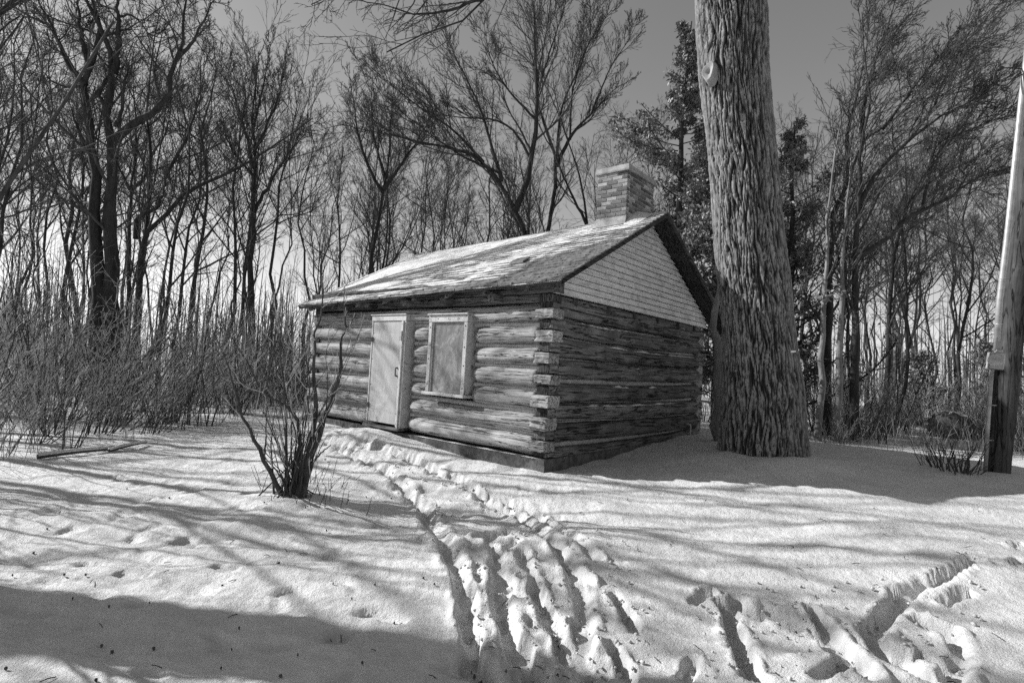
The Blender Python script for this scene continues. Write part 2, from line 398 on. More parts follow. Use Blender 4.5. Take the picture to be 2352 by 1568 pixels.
path([(1995, 1445), (2060, 1490), (2110, 1560)], .075, .09, .045, rg, .02, 0, .3, .1)
path([(2120, 1420), (2170, 1450), (2200, 1500), (2180, 1560)], .06, .07, .04, rg, .03, 0, .3, .2)
# boot prints in the foreground (heel, toe)
for (a, b, wd, dep) in [((1078, 1350), (1062, 1425), .062, .07), ((1092, 1455), (1078, 1535), .068, .10), ((1100, 1240), (1170, 1222), .10, .05), ((1135, 1275), (1190, 1245), .06, .06), ((1130, 1300), (1172, 1345), .06, .06),
                        ((1225, 1345), (1262, 1410), .062, .08), ((1300, 1290), (1352, 1335), .062, .06), ((1415, 1360), (1462, 1440), .062, .09), ((1325, 1420), (1345, 1490), .07, .06), ((1150, 1400), (1185, 1500), .07, .09),
                        ((1195, 1480), (1235, 1560), .08, .08), ((1110, 1530), (1120, 1590), .07, .06), ((1330, 1500), (1400, 1545), .09, .06), ((1270, 1440), (1300, 1520), .05, .07), ((1405, 1480), (1450, 1560), .06, .08),
                        ((1595, 1372), (1630, 1348), .06, .09), ((1665, 1380), (1690, 1450), .06, .10), ((1690, 1450), (1720, 1545), .055, .10), ((1690, 1365), (1745, 1400), .07, .08), ((1760, 1392), (1830, 1432), .06, .08),
                        ((1860, 1388), (1895, 1425), .055, .09), ((1895, 1425), (1960, 1500), .06, .09), ((1900, 1470), (1945, 1540), .05, .07), ((2000, 1450), (2065, 1535), .075, .09), ((2030, 1400), (2075, 1370), .065, .08),
                        ((2075, 1370), (2150, 1330), .055, .08), ((2150, 1325), (2240, 1285), .05, .07), ((2050, 1355), (2115, 1345), .05, .07), ((2170, 1385), (2225, 1360), .055, .08), ((2140, 1430), (2190, 1470), .06, .08),
                        ((2120, 1500), (2190, 1530), .06, .08), ((2325, 1305), (2350, 1292), .05, .08), ((2322, 1250), (2352, 1243), .05, .08), ((1575, 1560), (1590, 1515), .055, .08), ((1985, 1440), (2040, 1395), .05, .07),
                        ((1740, 1560), (1800, 1600), .07, .06), ((1880, 1560), (1935, 1530), .06, .07)]:
    p, q = ghit(*a), ghit(*b); dent(p, q, wd * 1.0, dep, .03, .42 if p[1] < 4.4 else .75, .007, rg.rand() * 50)
for _ in range(70):                                       # clods kicked up round the trails
    u, v = (rg.uniform(1060, 1460), rg.uniform(1250, 1568)) if rg.rand() < .6 else (rg.uniform(1600, 2250), rg.uniform(1340, 1568))
    p = ghit(u, v); dent(p, p + rg.normal(size=3) * .03, rg.uniform(.02, .035), -rg.uniform(.008, .02), 0, .8, 0, rg.rand() * 9)
GZ += RIM * np.clip(1 - DEP / .03, 0, 1) - DEP + TRD
_n = np.clip(DEP / .05, 0, 1); GZ += .010 * np.clip(noise3(GX * 22, GY * 22, 3.0), 0, 1) * np.clip(RIM / .02, 0, 1)
# door step under the snow, drifts against the trunk and the bush
def mound(x, y, r, h):
    global GZ
    GZ += h * np.exp(-(((GX - x) ** 2 + (GY - y) ** 2) / r ** 2) ** 1.5)
_d = cab(-3.35, -.55); mound(_d[0], _d[1], .62, .12)
mound(3.85, 8.2, 1.2, .10); mound(-2.2, 5.65, .5, .05)
def ground_z(x, y):
    i = np.clip(np.searchsorted(gx, x), 1, len(gx) - 1); j = np.clip(np.searchsorted(gy, y), 1, len(gy) - 1)
    return float(GZ[j, i])
me = mesh_np('snowy_ground', np.stack([GX.ravel(), GY.ravel(), GZ.ravel()], 1), grid_faces(len(gx), len(gy)))
link('ground', me, MAT['snow'], kind='structure')

# ------------------------------------------------------------------ the log cabin
cabin = thing('log_cabin', 'weathered log cabin with a snowy roof, boarded door and window and brick chimney', 'cabin', (CX, CY, 0), -YAW)
ZB, ZT, NC = .453, 2.543, 7
PIT = (ZT - ZB) / NC
crng = np.random.RandomState(5)
DX0, DX1, DZ0, DZ1 = -3.829, -2.877, .551, 2.406
WX0, WX1, WZ0, WZ1 = -2.324, -1.433, 1.136, 2.408
def log_mesh(name, L0, L1, cy, cz, ry, rz, axis, seed, ends=('flat', 'flat'), hewn=.35, bow=0.0, tilt=0.0, nseg=34, ring=18, out=-1):
    """a log from L0 to L1 along axis 0 (x) or 1 (y); cross-section between round and squared"""
    rng = np.random.RandomState(seed)
    t = np.linspace(0, 1, nseg)
    # put rings close together at rounded ends
    t = np.concatenate([np.array([0, .004, .012, .025]), np.linspace(.045, .955, nseg), np.array([.975, .988, .996, 1])])
    X = L0 + (L1 - L0) * t; Ln = abs(L1 - L0)
    a = np.arange(ring) / ring * 2 * math.pi + .17
    T, A = np.meshgrid(t, a, indexing='ij'); Xg = L0 + (L1 - L0) * T
    pw = 2 / (2 + 3 * hewn)
    ca, sa = np.cos(A), np.sin(A)
    cyv = np.sign(ca) * np.abs(ca) ** pw; czv = np.sign(sa) * np.abs(sa) ** pw
    sc = 1 + (.5 if axis else 0) * .16 * noise3(Xg * 1.7 + seed, ca * 1.5, sa * 3) + .07 * noise3(Xg * .9 + seed, ca * .8, sa * .8) + .05 * noise3(Xg * 3 + seed, ca * 2, sa * 2) + .035 * noise3(Xg * 1.2 + seed, ca * 6, sa * 6)
    e = np.ones_like(T)
    dl = (Xg - min(L0, L1)); dr = max(L0, L1) - Xg
    kinds = ends if L0 < L1 else ends[::-1]
    for dd, k in ((dl, kinds[0]), (dr, kinds[1])):
        if k == 'round': e = e * np.sqrt(np.clip(1 - (1 - np.clip(dd / .16, 0, 1)) ** 2, .03, 1)) ** .8
        elif k == 'cut': e = e * (.93 + .07 * sstep(0, .02, dd))
    Yg = cy + ry * cyv * sc * e; Zg = cz + rz * czv * sc * e - bow * 4 * T * (1 - T) + tilt * (T - .5) + .012 * noise3(Xg * .5 + seed, 0, 0)
    V = np.stack([Xg, Yg, Zg], -1) if axis == 0 else np.stack([Yg, Xg, Zg], -1)
    n = len(t); V = V.reshape(-1, 3); F = grid_faces(ring, n, True)
    c0 = len(V); V = np.concatenate([V, V[:ring].mean(0)[None], V[-ring:].mean(0)[None]])
    k = np.arange(ring); tri = np.concatenate([np.stack([k, (k + 1) % ring, np.full(ring, c0)], 1), np.stack([(k + 1) % ring + (n - 1) * ring, k + (n - 1) * ring, np.full(ring, c0 + 1)], 1)])
    me = mesh_np(name, V, [F, tri]); fix_normals(me); return me
def squared(name, x0, x1, y0, y1, z0, z1, mat, seed, parent=cabin, n=7, rough=.007):
    """a hewn block: subdivided box with a rough surface"""
    xs = np.linspace(0, 1, n); parts = []
    dims = np.array([x1 - x0, y1 - y0, z1 - z0]); o = np.array([x0, y0, z0])
    U, V = np.meshgrid(xs, xs)
    for ax in range(3):
        for s in (0, 1):
            P = np.zeros((n * n, 3)); o1, o2 = [q for q in range(3) if q != ax]
            P[:, ax] = s; P[:, o1] = U.ravel(); P[:, o2] = V.ravel()
            P = o + P * dims
            parts.append((P, grid_faces(n, n)))
    V, F = merge(parts)
    d = np.stack([noise3(V[:, 0] * 14 + seed, V[:, 1] * 14, V[:, 2] * 14 + k * 9) for k in range(3)], 1)
    c = o + dims / 2; q = np.abs((V - c) / (dims / 2)); edge = (np.sort(q, 1)[:, 1] > .97)
    V = V + d * rough * 1.6 - ((V - c) / (dims / 2)) * edge[:, None] * .006
    me = mesh_np(name, V, F, False); fix_normals(me)
    return link(name, me, mat, parent)
# front wall: seven courses of round logs, cut by the door and the window; squared tenons at the corner
FY = .105
def front_segments(k):
    z0, z1 = ZB + PIT * k, ZB + PIT * (k + 1)
    segs = [(-CL + .02, -.2, 'cut', 'cut')]
    def cutseg(segs, a, b):
        out = []
        for s in segs:
            if b <= s[0] or a >= s[1]: out.append(s); continue
            if a - s[0] > .05: out.append((s[0], a, s[2], 'round'))
            if s[1] - b > .05: out.append((b, s[1], 'round', s[3]))
        return out
    zm = (z0 + z1) / 2
    if zm < DZ1 - .02 and k < 6: segs = cutseg(segs, DX0 + .0, DX1 - .0 + .03)
    if WZ0 - .02 < zm < WZ1 - .05 and k < 6: segs = cutseg(segs, WX0, WX1 + .02)
    return segs
for k in range(NC):
    zc = ZB + PIT * (k + .5)
    for j, (a, b, ea, eb) in enumerate(front_segments(k)):
        ry = .158 + crng.uniform(-.012, .014); rz = .132 + crng.uniform(-.012, .008)
        L = b - a
        me = log_mesh('log', a, b, FY + crng.uniform(-.008, .01), zc + crng.uniform(-.008, .008), ry, rz, 0, 10 * k + j, (ea, eb), .06, 0, crng.uniform(-.02, .02) * L / 3, nseg=max(14, int(L * 9)))
        link('log', me, MAT['log_x'], cabin)
    if True:
        squared('log_end', -.23, .055 + crng.uniform(-.02, .03), -.06 + crng.uniform(-.02, .015), .2, zc - .078 + crng.uniform(-.012, .012), zc + .078 + crng.uniform(-.015, .01), MAT['tenon'], k * 3.3)
        squared('log_end', -CL - .06, -CL + .16, -.03, .2, zc - .075, zc + .075, MAT['tenon'], k * 7.3)
    # back wall
    me = log_mesh('log', -CL, 0, CW - FY, zc, .15, .15, 0, 300 + k, ('cut', 'cut'), .1, nseg=14, ring=10); link('log', me, MAT['log_x'], cabin)
# gable walls: hewn logs half a course higher or lower, with their own tenons
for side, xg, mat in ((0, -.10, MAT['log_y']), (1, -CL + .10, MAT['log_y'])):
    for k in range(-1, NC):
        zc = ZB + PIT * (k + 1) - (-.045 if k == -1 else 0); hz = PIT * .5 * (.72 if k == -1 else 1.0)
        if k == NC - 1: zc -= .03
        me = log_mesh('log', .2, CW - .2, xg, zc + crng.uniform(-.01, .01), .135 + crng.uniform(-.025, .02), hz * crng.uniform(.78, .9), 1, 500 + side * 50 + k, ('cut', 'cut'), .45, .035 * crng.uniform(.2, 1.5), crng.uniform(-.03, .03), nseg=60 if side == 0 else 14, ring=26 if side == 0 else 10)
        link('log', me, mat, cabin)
        x0, x1 = (-.2, .02) if side == 0 else (-CL - .02, -CL + .2)
        zz0, zz1 = zc - .066, zc + .066
        if k == -1: zz0, zz1 = ZB + .005, ZB + PIT * .5 - .083
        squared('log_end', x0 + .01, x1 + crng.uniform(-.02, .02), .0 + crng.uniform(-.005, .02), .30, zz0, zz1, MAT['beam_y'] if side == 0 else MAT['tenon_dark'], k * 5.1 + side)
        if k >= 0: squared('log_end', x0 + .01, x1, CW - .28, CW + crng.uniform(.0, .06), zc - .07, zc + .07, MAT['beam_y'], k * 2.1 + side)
        # dark weathered end grain of the gable log between the bright tenons
        if side == 0: squared('end_grain', x0 + .03, x1 - .012, -.004 + crng.uniform(-.008, .01), .03, zz0 + .004, zz1 - .004, MAT['tenon_dark'], k * 6.7)
# chinking between the logs
for k in range(NC - 1):
    zj = ZB + PIT * (k + 1)
    for (a, b, ea, eb) in front_segments(k if zj < 1.2 else k + 1):
        me = log_mesh('chinking', a + (.0), b, .13, zj, .085, .045, 0, 700 + k, ('flat', 'flat'), .2, nseg=12, ring=10); link('chinking', me, MAT['chink'], cabin)
for k in range(-1, NC - 1):
    zj = ZB + PIT * (k + 1.5)
    me = log_mesh('chinking', .1, CW - .1, -.175, zj, .075, .06, 1, 740 + k, ('flat', 'flat'), .2, .03, nseg=12, ring=10); link('chinking', me, MAT['chink'], cabin)
# inner lining closes the openings behind door and window
bbox_obj('inner_wall', -CL + .25, -.25, .22, .26, ZB - .3, ZT + .3, MAT['beam_x'], cabin)
bbox_obj('inner_wall', -.26, -.22, .27, CW - .27, ZB - .3, ZT + .1, MAT['beam_y'], cabin)
# concrete footing
def footing(name, x0, x1, y0, y1, z0, z1):
    nx = max(3, int((x1 - x0) / .06)); ny = max(3, int((y1 - y0) / .06)); nz = 9
    parts = []
    for ax, s in ((1, y0), (0, x1), (0, x0), (2, z1)):
        if ax == 1: U, W_ = np.meshgrid(np.linspace(x0, x1, nx), np.linspace(z0, z1, nz)); P = np.stack([U, np.full_like(U, s), W_], -1); n_ = nx
        elif ax == 0: U, W_ = np.meshgrid(np.linspace(y0, y1, ny), np.linspace(z0, z1, nz)); P = np.stack([np.full_like(U, s), U, W_], -1); n_ = ny
        else: U, W_ = np.meshgrid(np.linspace(x0, x1, nx), np.linspace(y0, y1, ny)); P = np.stack([U, W_, np.full_like(U, s)], -1); n_ = nx
        parts.append((P.reshape(-1, 3), grid_faces(n_, P.shape[0])))
    V, F = merge(parts)
    d = np.stack([fbm(V[:, 0] * 5, V[:, 1] * 5, V[:, 2] * 7 + k * 11, 3) for k in range(3)], 1); V = V + d * np.array([.02, .02, .012])
    me = mesh_np(name, V, F); fix_normals(me); return link(name, me, MAT['concrete'], cabin)
footing('foundation', -CL - .05, .055, -.055, CW + .02, -.35, ZB - .012)
# snow lodged on the footing ledge and on gable logs
def snow_strip(y0, y1, z, x, wd, hh, seed, axis=1, n=40):
    t = np.linspace(0, 1, n); P = y0 + (y1 - y0) * t
    h = np.clip(noise3(t * 9 + seed, 0, 0) * .9 + .35, 0, 1) * np.minimum(1, np.minimum(t, 1 - t) * 9) * hh
    prof = [(-1, 0), (-.6, .8), (0, 1), (.7, .7), (1, 0)]
    zz = z(t) if callable(z) else np.full(n, z)
    V = []
    for a, b in prof: V.append(np.stack([np.full(n, x) + a * wd * (.5 + .5 * h / hh), P, zz + b * h - .004], -1))
    V = np.stack(V, 1)
    if axis == 0: V = V[..., [1, 0, 2]]
    me = mesh_np('snow_ledge', V.reshape(-1, 3), grid_faces(5, n)); fix_normals(me); link('snow_ledge', me, MAT['snow'], cabin)
snow_strip(-2.6, .05, ZB - .008, -.045, .03, .022, 3, 0)
for (y0, y1, zz, sd) in ((1.6, 3.4, 1.435, 1), (.9, 4.3, 1.145, 2), (.5, 3.0, 1.745, 4), (1.2, 5.0, 2.045, 5), (2.6, 5.1, 1.75, 6), (.6, 2.2, 2.34, 9)):
    snow_strip(y0, y1, (lambda t, z0=zz: z0 - .01 - .025 * np.sin(t * math.pi)), .012, .022, .045, sd)
# plate beam, joist ends, rafters under the front eave
EO, RO, RL, ZE, ZR = .27, .338, .182, 2.814, 4.406
SLP = (ZR - ZE) / (CW / 2 + EO)
SET = .0285                                               # the far end of the roof has settled
def rz_(x, y):                                            # top of the roof deck
    yy = y if y <= CW / 2 else CW - y
    return ZE + SLP * (yy + EO) - SET * (-x + RO)
def slope_box(name, x0, x1, y0, y1, zt, zb, mat, parent=cabin):
    """a sheet on the roof slope, zt / zb above the deck line"""
    V = []
    for dz in (zb, zt):
        for (x, y) in ((x0, y0), (x1, y0), (x1, y1), (x0, y1)): V.append((x, y, rz_(x, y) + dz))
    me = mesh_np(name, np.array(V), BOXF, False); fix_normals(me); return link(name, me, mat, parent)
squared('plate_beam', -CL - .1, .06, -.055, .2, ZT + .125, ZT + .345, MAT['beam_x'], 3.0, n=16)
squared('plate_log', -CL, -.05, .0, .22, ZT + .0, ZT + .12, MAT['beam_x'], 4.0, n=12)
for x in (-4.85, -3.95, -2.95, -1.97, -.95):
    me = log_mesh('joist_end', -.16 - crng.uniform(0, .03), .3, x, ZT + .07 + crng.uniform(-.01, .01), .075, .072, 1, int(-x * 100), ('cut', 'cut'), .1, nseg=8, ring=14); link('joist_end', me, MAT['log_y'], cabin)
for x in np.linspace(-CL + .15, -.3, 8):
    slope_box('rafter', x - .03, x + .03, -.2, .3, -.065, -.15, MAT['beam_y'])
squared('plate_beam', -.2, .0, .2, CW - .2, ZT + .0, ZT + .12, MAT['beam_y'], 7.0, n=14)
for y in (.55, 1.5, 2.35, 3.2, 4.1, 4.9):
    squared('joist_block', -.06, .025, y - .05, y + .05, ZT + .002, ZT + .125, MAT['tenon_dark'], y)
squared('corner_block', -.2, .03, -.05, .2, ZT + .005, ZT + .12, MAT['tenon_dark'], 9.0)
# roof decks, shingle courses, snow
slope_box('roof_deck', -CL - RL, RO, -EO, CW / 2, -.012, -.06, MAT['beam_x'])
slope_box('roof_deck', -CL - RL, -.06, CW / 2, CW + EO, -.012, -.06, MAT['beam_x'])
SLn = CW / 2 + EO; NCOURSE = 23; stp = SLn / NCOURSE
for side in (0, 1):
    for c in range(NCOURSE):
        rng = np.random.RandomState(40 + c + 100 * side); xs = [-CL - RL - .02]
        while xs[-1] < RO + .012: xs.append(min(xs[-1] + rng.uniform(.10, .24), RO + .02 + rng.uniform(-.008, .008)) if xs[-1] < RO - .1 else RO + .021)
        parts = []
        for a, b in zip(xs[:-1], xs[1:]):
            j = rng.uniform(-.012, .012); th = rng.uniform(.010, .022)
            y0 = -EO - .03 + c * stp + j; y1 = y0 + stp * 1.5
            if y1 > CW / 2: y1 = CW / 2 + .01
            q = []
            for (x, y, h) in ((a + .002, y0, -.008), (b - .002, y0, -.008), (b - .002, y1, -.009), (a + .002, y1, -.009), (a + .002, y0, th + .006), (b - .002, y0, th + .006), (b - .002, y1, -.002), (a + .002, y1, -.002)):
                zz = ZE + SLP * (y + EO) - SET * (-x + RO) + h
                q.append((x, y if side == 0 else CW - y, zz))
            parts.append((np.array(q), BOXF))
        V, F = merge(parts); me = mesh_np('shingle_course', V, F, False); fix_normals(me); link('shingle_course', me, MAT['shingle'], cabin)
bbox = None
nu, nv = 260, 150
U, W_ = np.meshgrid(np.linspace(-CL - RL - .03, RO + .015, nu), np.linspace(0, 1, nv))
yy = -EO - .035 + (SLn + .05) * W_
th = .019 + .024 * fbm(U * .9, W_ * 5, 3.0, 4) + .012 * fbm(U * 2.2, W_ * 30, 6.0, 3)
th -= .030 * sstep(-1.5, .15, U) * sstep(1.05, .1, W_) + .014 * sstep(.4, .0, W_)
th += .02 * sstep(-2.5, -5, U)
zz = ZE + SLP * (np.minimum(yy, CW - yy) + EO) - SET * (-U + RO) + np.maximum(th, -.01) - .012 * (W_ < .012)
me = mesh_np('roof_snow', np.stack([U, yy, zz], -1).reshape(-1, 3), grid_faces(nu, nv)); link('roof_snow', me, MAT['snow'], cabin)
U, W_ = np.meshgrid(np.linspace(-CL - RL - .03, RO - .02, 60), np.linspace(0, 1, 40)); yy = CW / 2 - .02 + (SLn - .05) * W_
zz = ZE + SLP * (CW - yy + EO) - SET * (-U + RO) + .02 + .02 * fbm(U, W_ * 4, 9.0, 3)
me = mesh_np('roof_snow', np.stack([U, yy, zz], -1).reshape(-1, 3), grid_faces(60, 40)); link('roof_snow', me, MAT['snow'], cabin)
slope_box('roof_patch', -1.33, -1.06, .62, .80, .062, .03, MAT['patch'])
# underside boards of the far rake overhang, rake trim
nb = 19
for side in (0, 1):
    for k in range(nb):
        y0 = -EO + SLn * k / nb + .004; y1 = -EO + SLn * (k + 1) / nb - .004
        if side: y0, y1 = CW - y1, CW - y0
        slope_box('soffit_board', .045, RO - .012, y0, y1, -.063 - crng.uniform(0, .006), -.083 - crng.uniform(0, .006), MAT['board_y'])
    V = []
    ya, yb = (-EO, CW / 2) if side == 0 else (CW / 2, CW + EO)
    slope_box('rake_trim', RO - .010, RO + .012, ya, yb, -.012, -.085, MAT['board_y'])
# clapboard siding of the gable
SZ0, SZ1, NS = 2.672, 4.30, 17
def sy_(z): return max(0.0, (z - 2.83) / .535)
for side in (0, 1):
    for k in range(NS):
        z0 = SZ0 + (SZ1 - SZ0) * k / NS; z1 = SZ0 + (SZ1 - SZ0) * (k + 1) / NS - .009
        a0, a1 = sy_(z0), sy_(z1)
        if a1 > CW / 2 - .01: a1 = CW / 2 - .01
        xb, xt = .056 + crng.uniform(-.003, .003), .026
        if side: xb, xt = -CL - .052, -CL - .03
        xi = .01 if side == 0 else -CL - .01
        bits = [(a0, CW - a0, a1, CW - a1)]
        if 1 < k < 12 and side == 0:                    # boards are pieced from two lengths
            m = crng.uniform(.3, .7) * (CW - 2 * a1) + a1; bits = [(a0, m - .003, a1, m - .003), (m + .003, CW - a0, m + .003, CW - a1)]
        for (p0, p1, q0, q1) in bits:
            V = np.array([(xi, p0, z0), (xb, p0, z0), (xb, p1, z0), (xi, p1, z0), (xi, q0, z1), (xt, q0, z1), (xt, q1, z1), (xi, q1, z1)])
            me = mesh_np('siding_board', V, BOXF, False); fix_normals(me); link('siding_board', me, MAT['siding'], cabin)
for xx in (.004, -CL - .006):  # dark sheet behind the siding paints the shade in its gaps
    V = np.array([(xx, .02, SZ0 + .01), (xx, CW - .02, SZ0 + .01), (xx, CW - .05, 2.83), (xx, CW / 2, SZ1 - .04), (xx, .05, 2.83)])
    me = bpy.data.meshes.new('gap_shade_sheet'); me.from_pydata([tuple(v) for v in V] + [tuple(v + np.array([-.012 if xx > 0 else .012, 0, 0])) for v in V], [], [(0, 1, 2, 3, 4), (9, 8, 7, 6, 5)] + [(i, (i + 5), (i + 1) % 5 + 5, (i + 1) % 5) for i in range(5)]); fix_normals(me); link('gap_shade_sheet', me, MAT['tenon_dark'], cabin)
# door
door = link('door', None, None, cabin); 
yf = -.125
def part(name, x0, x1, y0, y1, z0, z1, mat, parent, b=.005): return bbox_obj(name, x0, x1, y0, y1, z0, z1, MAT[mat], parent, b)
V, F = bev_box(DX0 + .055, DX1 - .115, yf + .012, yf + .05, DZ0 + .01, DZ1 - .10, .004)
part('door_panel', DX0 + .04, DX1 - .125, yf + .008, yf + .06, DZ0 + .012, DZ1 - .098, 'door', door)
part('casing', DX0, DX0 + .036, yf, .2, DZ0 + .02, DZ1 - .002, 'paint', door)
part('casing', DX0 + .002, DX1 - .002, yf - .01, .18, DZ1 - .094, DZ1, 'paint', door)
part('drip_cap', DX0 - .02, DX1 + .012, yf - .03, .1, DZ1 + .002, DZ1 + .02, 'paint', door)
part('casing', DX1 - .12, DX1 - .082, yf - .012, .17, DZ0 - .015, DZ1 - .098, 'paint', door)
part('casing', DX1 - .078, DX1 - .046, yf - .028, .17, DZ0 - .03, DZ1 - .098, 'paint', door)
part('casing', DX1 - .043, DX1, yf - .006, .19, DZ0 - .03, DZ1 - .098, 'paint', door)
part('threshold', DX0 - .03, DX1 + .01, yf - .05, .2, DZ0 - .075, DZ0 - .034, 'beam_x', door)
part('hasp', DX1 - .115, DX1 - .05, yf - .05, yf - .03, 1.98, 2.14, 'steel', door, .004)
part('hinge', DX0 + .01, DX0 + .06, yf - .012, yf + .006, 1.95, 2.03, 'iron', door, .003); part('hinge', DX0 + .01, DX0 + .06, yf - .012, yf + .006, .8, .88, 'iron', door, .003)
for z in (.75, 1.2, 1.65, 2.1):
    for x in (DX0 + .06, DX1 - .145): part('nail_head', x - .007, x + .007, yf + .002, yf + .012, z - .007, z + .007, 'iron', door, .002)
part('handle', DX1 - .19, DX1 - .165, yf - .035, yf - .02, 1.38, 1.52, 'iron', door, .004); part('handle_bracket', DX1 - .19, DX1 - .165, yf - .022, yf + .01, 1.37, 1.395, 'iron', door, .003); part('handle_bracket', DX1 - .19, DX1 - .165, yf - .022, yf + .01, 1.505, 1.53, 'iron', door, .003)
# window
window = link('window', None, None, cabin)
part('casing', WX0 + .012, WX0 + .085, yf, .18, WZ0 + .05, WZ1 - .13, 'paint', window)
part('casing', WX1 - .085, WX1 - .012, yf, .18, WZ0 + .05, WZ1 - .13, 'paint', window)
part('casing', WX0 + .008, WX1 - .008, yf - .004, .18, WZ1 - .127, WZ1 - .02, 'paint', window)
part('drip_cap', WX0 - .005, WX1 + .01, yf - .035, .15, WZ1 - .017, WZ1 + .006, 'paint', window)
part('sill', WX0 - .02, WX1 + .03, yf - .055, .18, WZ0, WZ0 + .046, 'paint', window)
part('stop_bead', WX0 + .088, WX0 + .108, yf + .02, .1, WZ0 + .05, WZ1 - .13, 'paint', window, .003)
part('stop_bead', WX1 - .108, WX1 - .088, yf + .02, .1, WZ0 + .05, WZ1 - .13, 'paint', window, .003)
part('pane', WX0 + .110, WX1 - .110, yf + .035, yf + .05, WZ0 + .05, WZ1 - .13, 'pane', window, .002)
# rusty nail heads round the window casing
for (x, z) in [(WX0 + .05, z) for z in (1.3, 1.7, 2.2)] + [(WX1 - .05, z) for z in (1.28, 1.62, 1.9, 2.22)] + [(x, WZ1 - .075) for x in (-2.1, -1.86, -1.62)]:
    V, F = bev_box(x - .009, x + .009, yf - .007, yf + .004, z - .011, z + .009, .004); me = mesh_np('nail_head', V, F, False); link('nail_head', me, MAT['iron'], window)
# chimney: mortar core, bricks, cap, flashing
K0, K1, T0, T1 = -.815, -.216, 2.298, 3.295
chim = bbox_obj('chimney', K0 + .012, K1 - .012, T0 + .012, T1 - .012, 3.6, 5.12, MAT['mortar'], cabin, .002)
BL, BH, G, NCH = .2, .0585, .0125, 16
brick_cache = {}
def brick(cx, cy, cz, lx, ly):
    key = (round(lx, 3), round(ly, 3))
    if key not in brick_cache:
        V, F = bev_box(-lx / 2, lx / 2, -ly / 2, ly / 2, -BH / 2, BH / 2, .005); me = mesh_np('brick', V, F, False); fix_normals(me); me.materials.append(MAT['brick']); brick_cache[key] = me
    o = link('brick', brick_cache[key], None, chim); o.location = (cx + crng.uniform(-.0015, .0015), cy + crng.uniform(-.0015, .0015), cz)
for c in range(NCH):
    z = 5.085 - c * (BH + G)
    for fy, s in ((T0, 1), (T1, -1)):
        lo = rz_(-.5, fy)
        if z < lo - .02: continue
        xs = K0; off = (c % 2)
        cuts = [K0, K0 + .095, K0 + .295 + .0, K0 + .5, K1] if off else [K0, K0 + .2, K0 + .4, K1]
        for a, b in zip(cuts[:-1], cuts[1:]): brick((a + b) / 2, fy + s * .045, z, b - a - G * .8, .09)
    for fx, s in ((K1, -1), (K0, 1)):
        a0, a1 = (T0 + .09 + G, T1 - .09 - G)
        cuts = [a0] + list(np.arange(a0 + (.1 if c % 2 else .2), a1 - .05, .2)) + [a1]
        for a, b in zip(cuts[:-1], cuts[1:]):
            if z > rz_(fx, min((a + b) / 2, CW / 2)) - .03: brick(fx + s * .045, (a + b) / 2, z, .09, b - a - G * .8)
e = .035
def tier(name, o, z0, z1, o2=None, mat='cap'):
    o2 = o if o2 is None else o2
    V = np.array([(K0 - o, T0 - o, z0), (K1 + o, T0 - o, z0), (K1 + o, T1 + o, z0), (K0 - o, T1 + o, z0), (K0 - o2, T0 - o2, z1), (K1 + o2, T0 - o2, z1), (K1 + o2, T1 + o2, z1), (K0 - o2, T1 + o2, z1)])
    me = mesh_np(name, V, BOXF, False); fix_normals(me); link(name, me, MAT[mat], chim)
tier('cap_ledge', .035, 5.118, 5.14, .042); tier('cap_slab', .032, 5.1405, 5.225, .022); tier('cap_crown', .012, 5.2255, 5.25, -.1)
# flashing: front apron and stepped side
zf = rz_(K1, T0)
V = np.array([(K0 - .03, T0 - .05, rz_(K0, T0 - .05) + .035), (K1 + .012, T0 - .05, rz_(K1, T0 - .05) + .035), (K1 + .006, T0 - .006, zf + .16), (K0 - .006, T0 - .006, rz_(K0, T0) + .16),
              (K0 - .03, T0 + .06, rz_(K0, T0 - .05) - .03), (K1 + .006, T0 + .06, rz_(K1, T0) - .03), (K1 + .006, T0 + .06, zf + .16), (K0 - .006, T0 + .06, zf + .16)])
me = mesh_np('flashing', V, np.array([[0, 1, 2, 3], [1, 5, 6, 2], [0, 3, 7, 4], [3, 2, 6, 7]]), False); link('flashing', me, MAT['flash'], chim)
V = np.array([(K1 + .005, T0 - .04, rz_(K1, T0) + .0), (K1 + .005, CW / 2, rz_(K1, CW / 2)), (K1 + .005, CW / 2, rz_(K1, CW / 2) + .1), (K1 + .005, T0 + .1, rz_(K1, T0) + .13), (K1 + .005, T0 - .005, rz_(K1, T0) + .1)])
me = bpy.data.meshes.new('side_flashing'); me.from_pydata([tuple(v) for v in V], [], [(0, 1, 2, 3, 4)]); link('side_flashing', me, MAT['shingle'], chim)
# snow banked beside the chimney
V = []
for i, x in enumerate(np.linspace(K1 + .0, K1 + .30, 8)):
    for j, y in enumerate(np.linspace(T0 - .1, CW / 2 + .02, 10)):
        h = .10 * (1 - i / 7) * math.sin(min(1, j / 6) * math.pi / 2); V.append((x, y, rz_(x, min(y, CW / 2)) + .02 + h))
me = mesh_np('roof_drift', np.array(V), grid_faces(10, 8)); fix_normals(me); link('roof_drift', me, MAT['snow'], cabin)
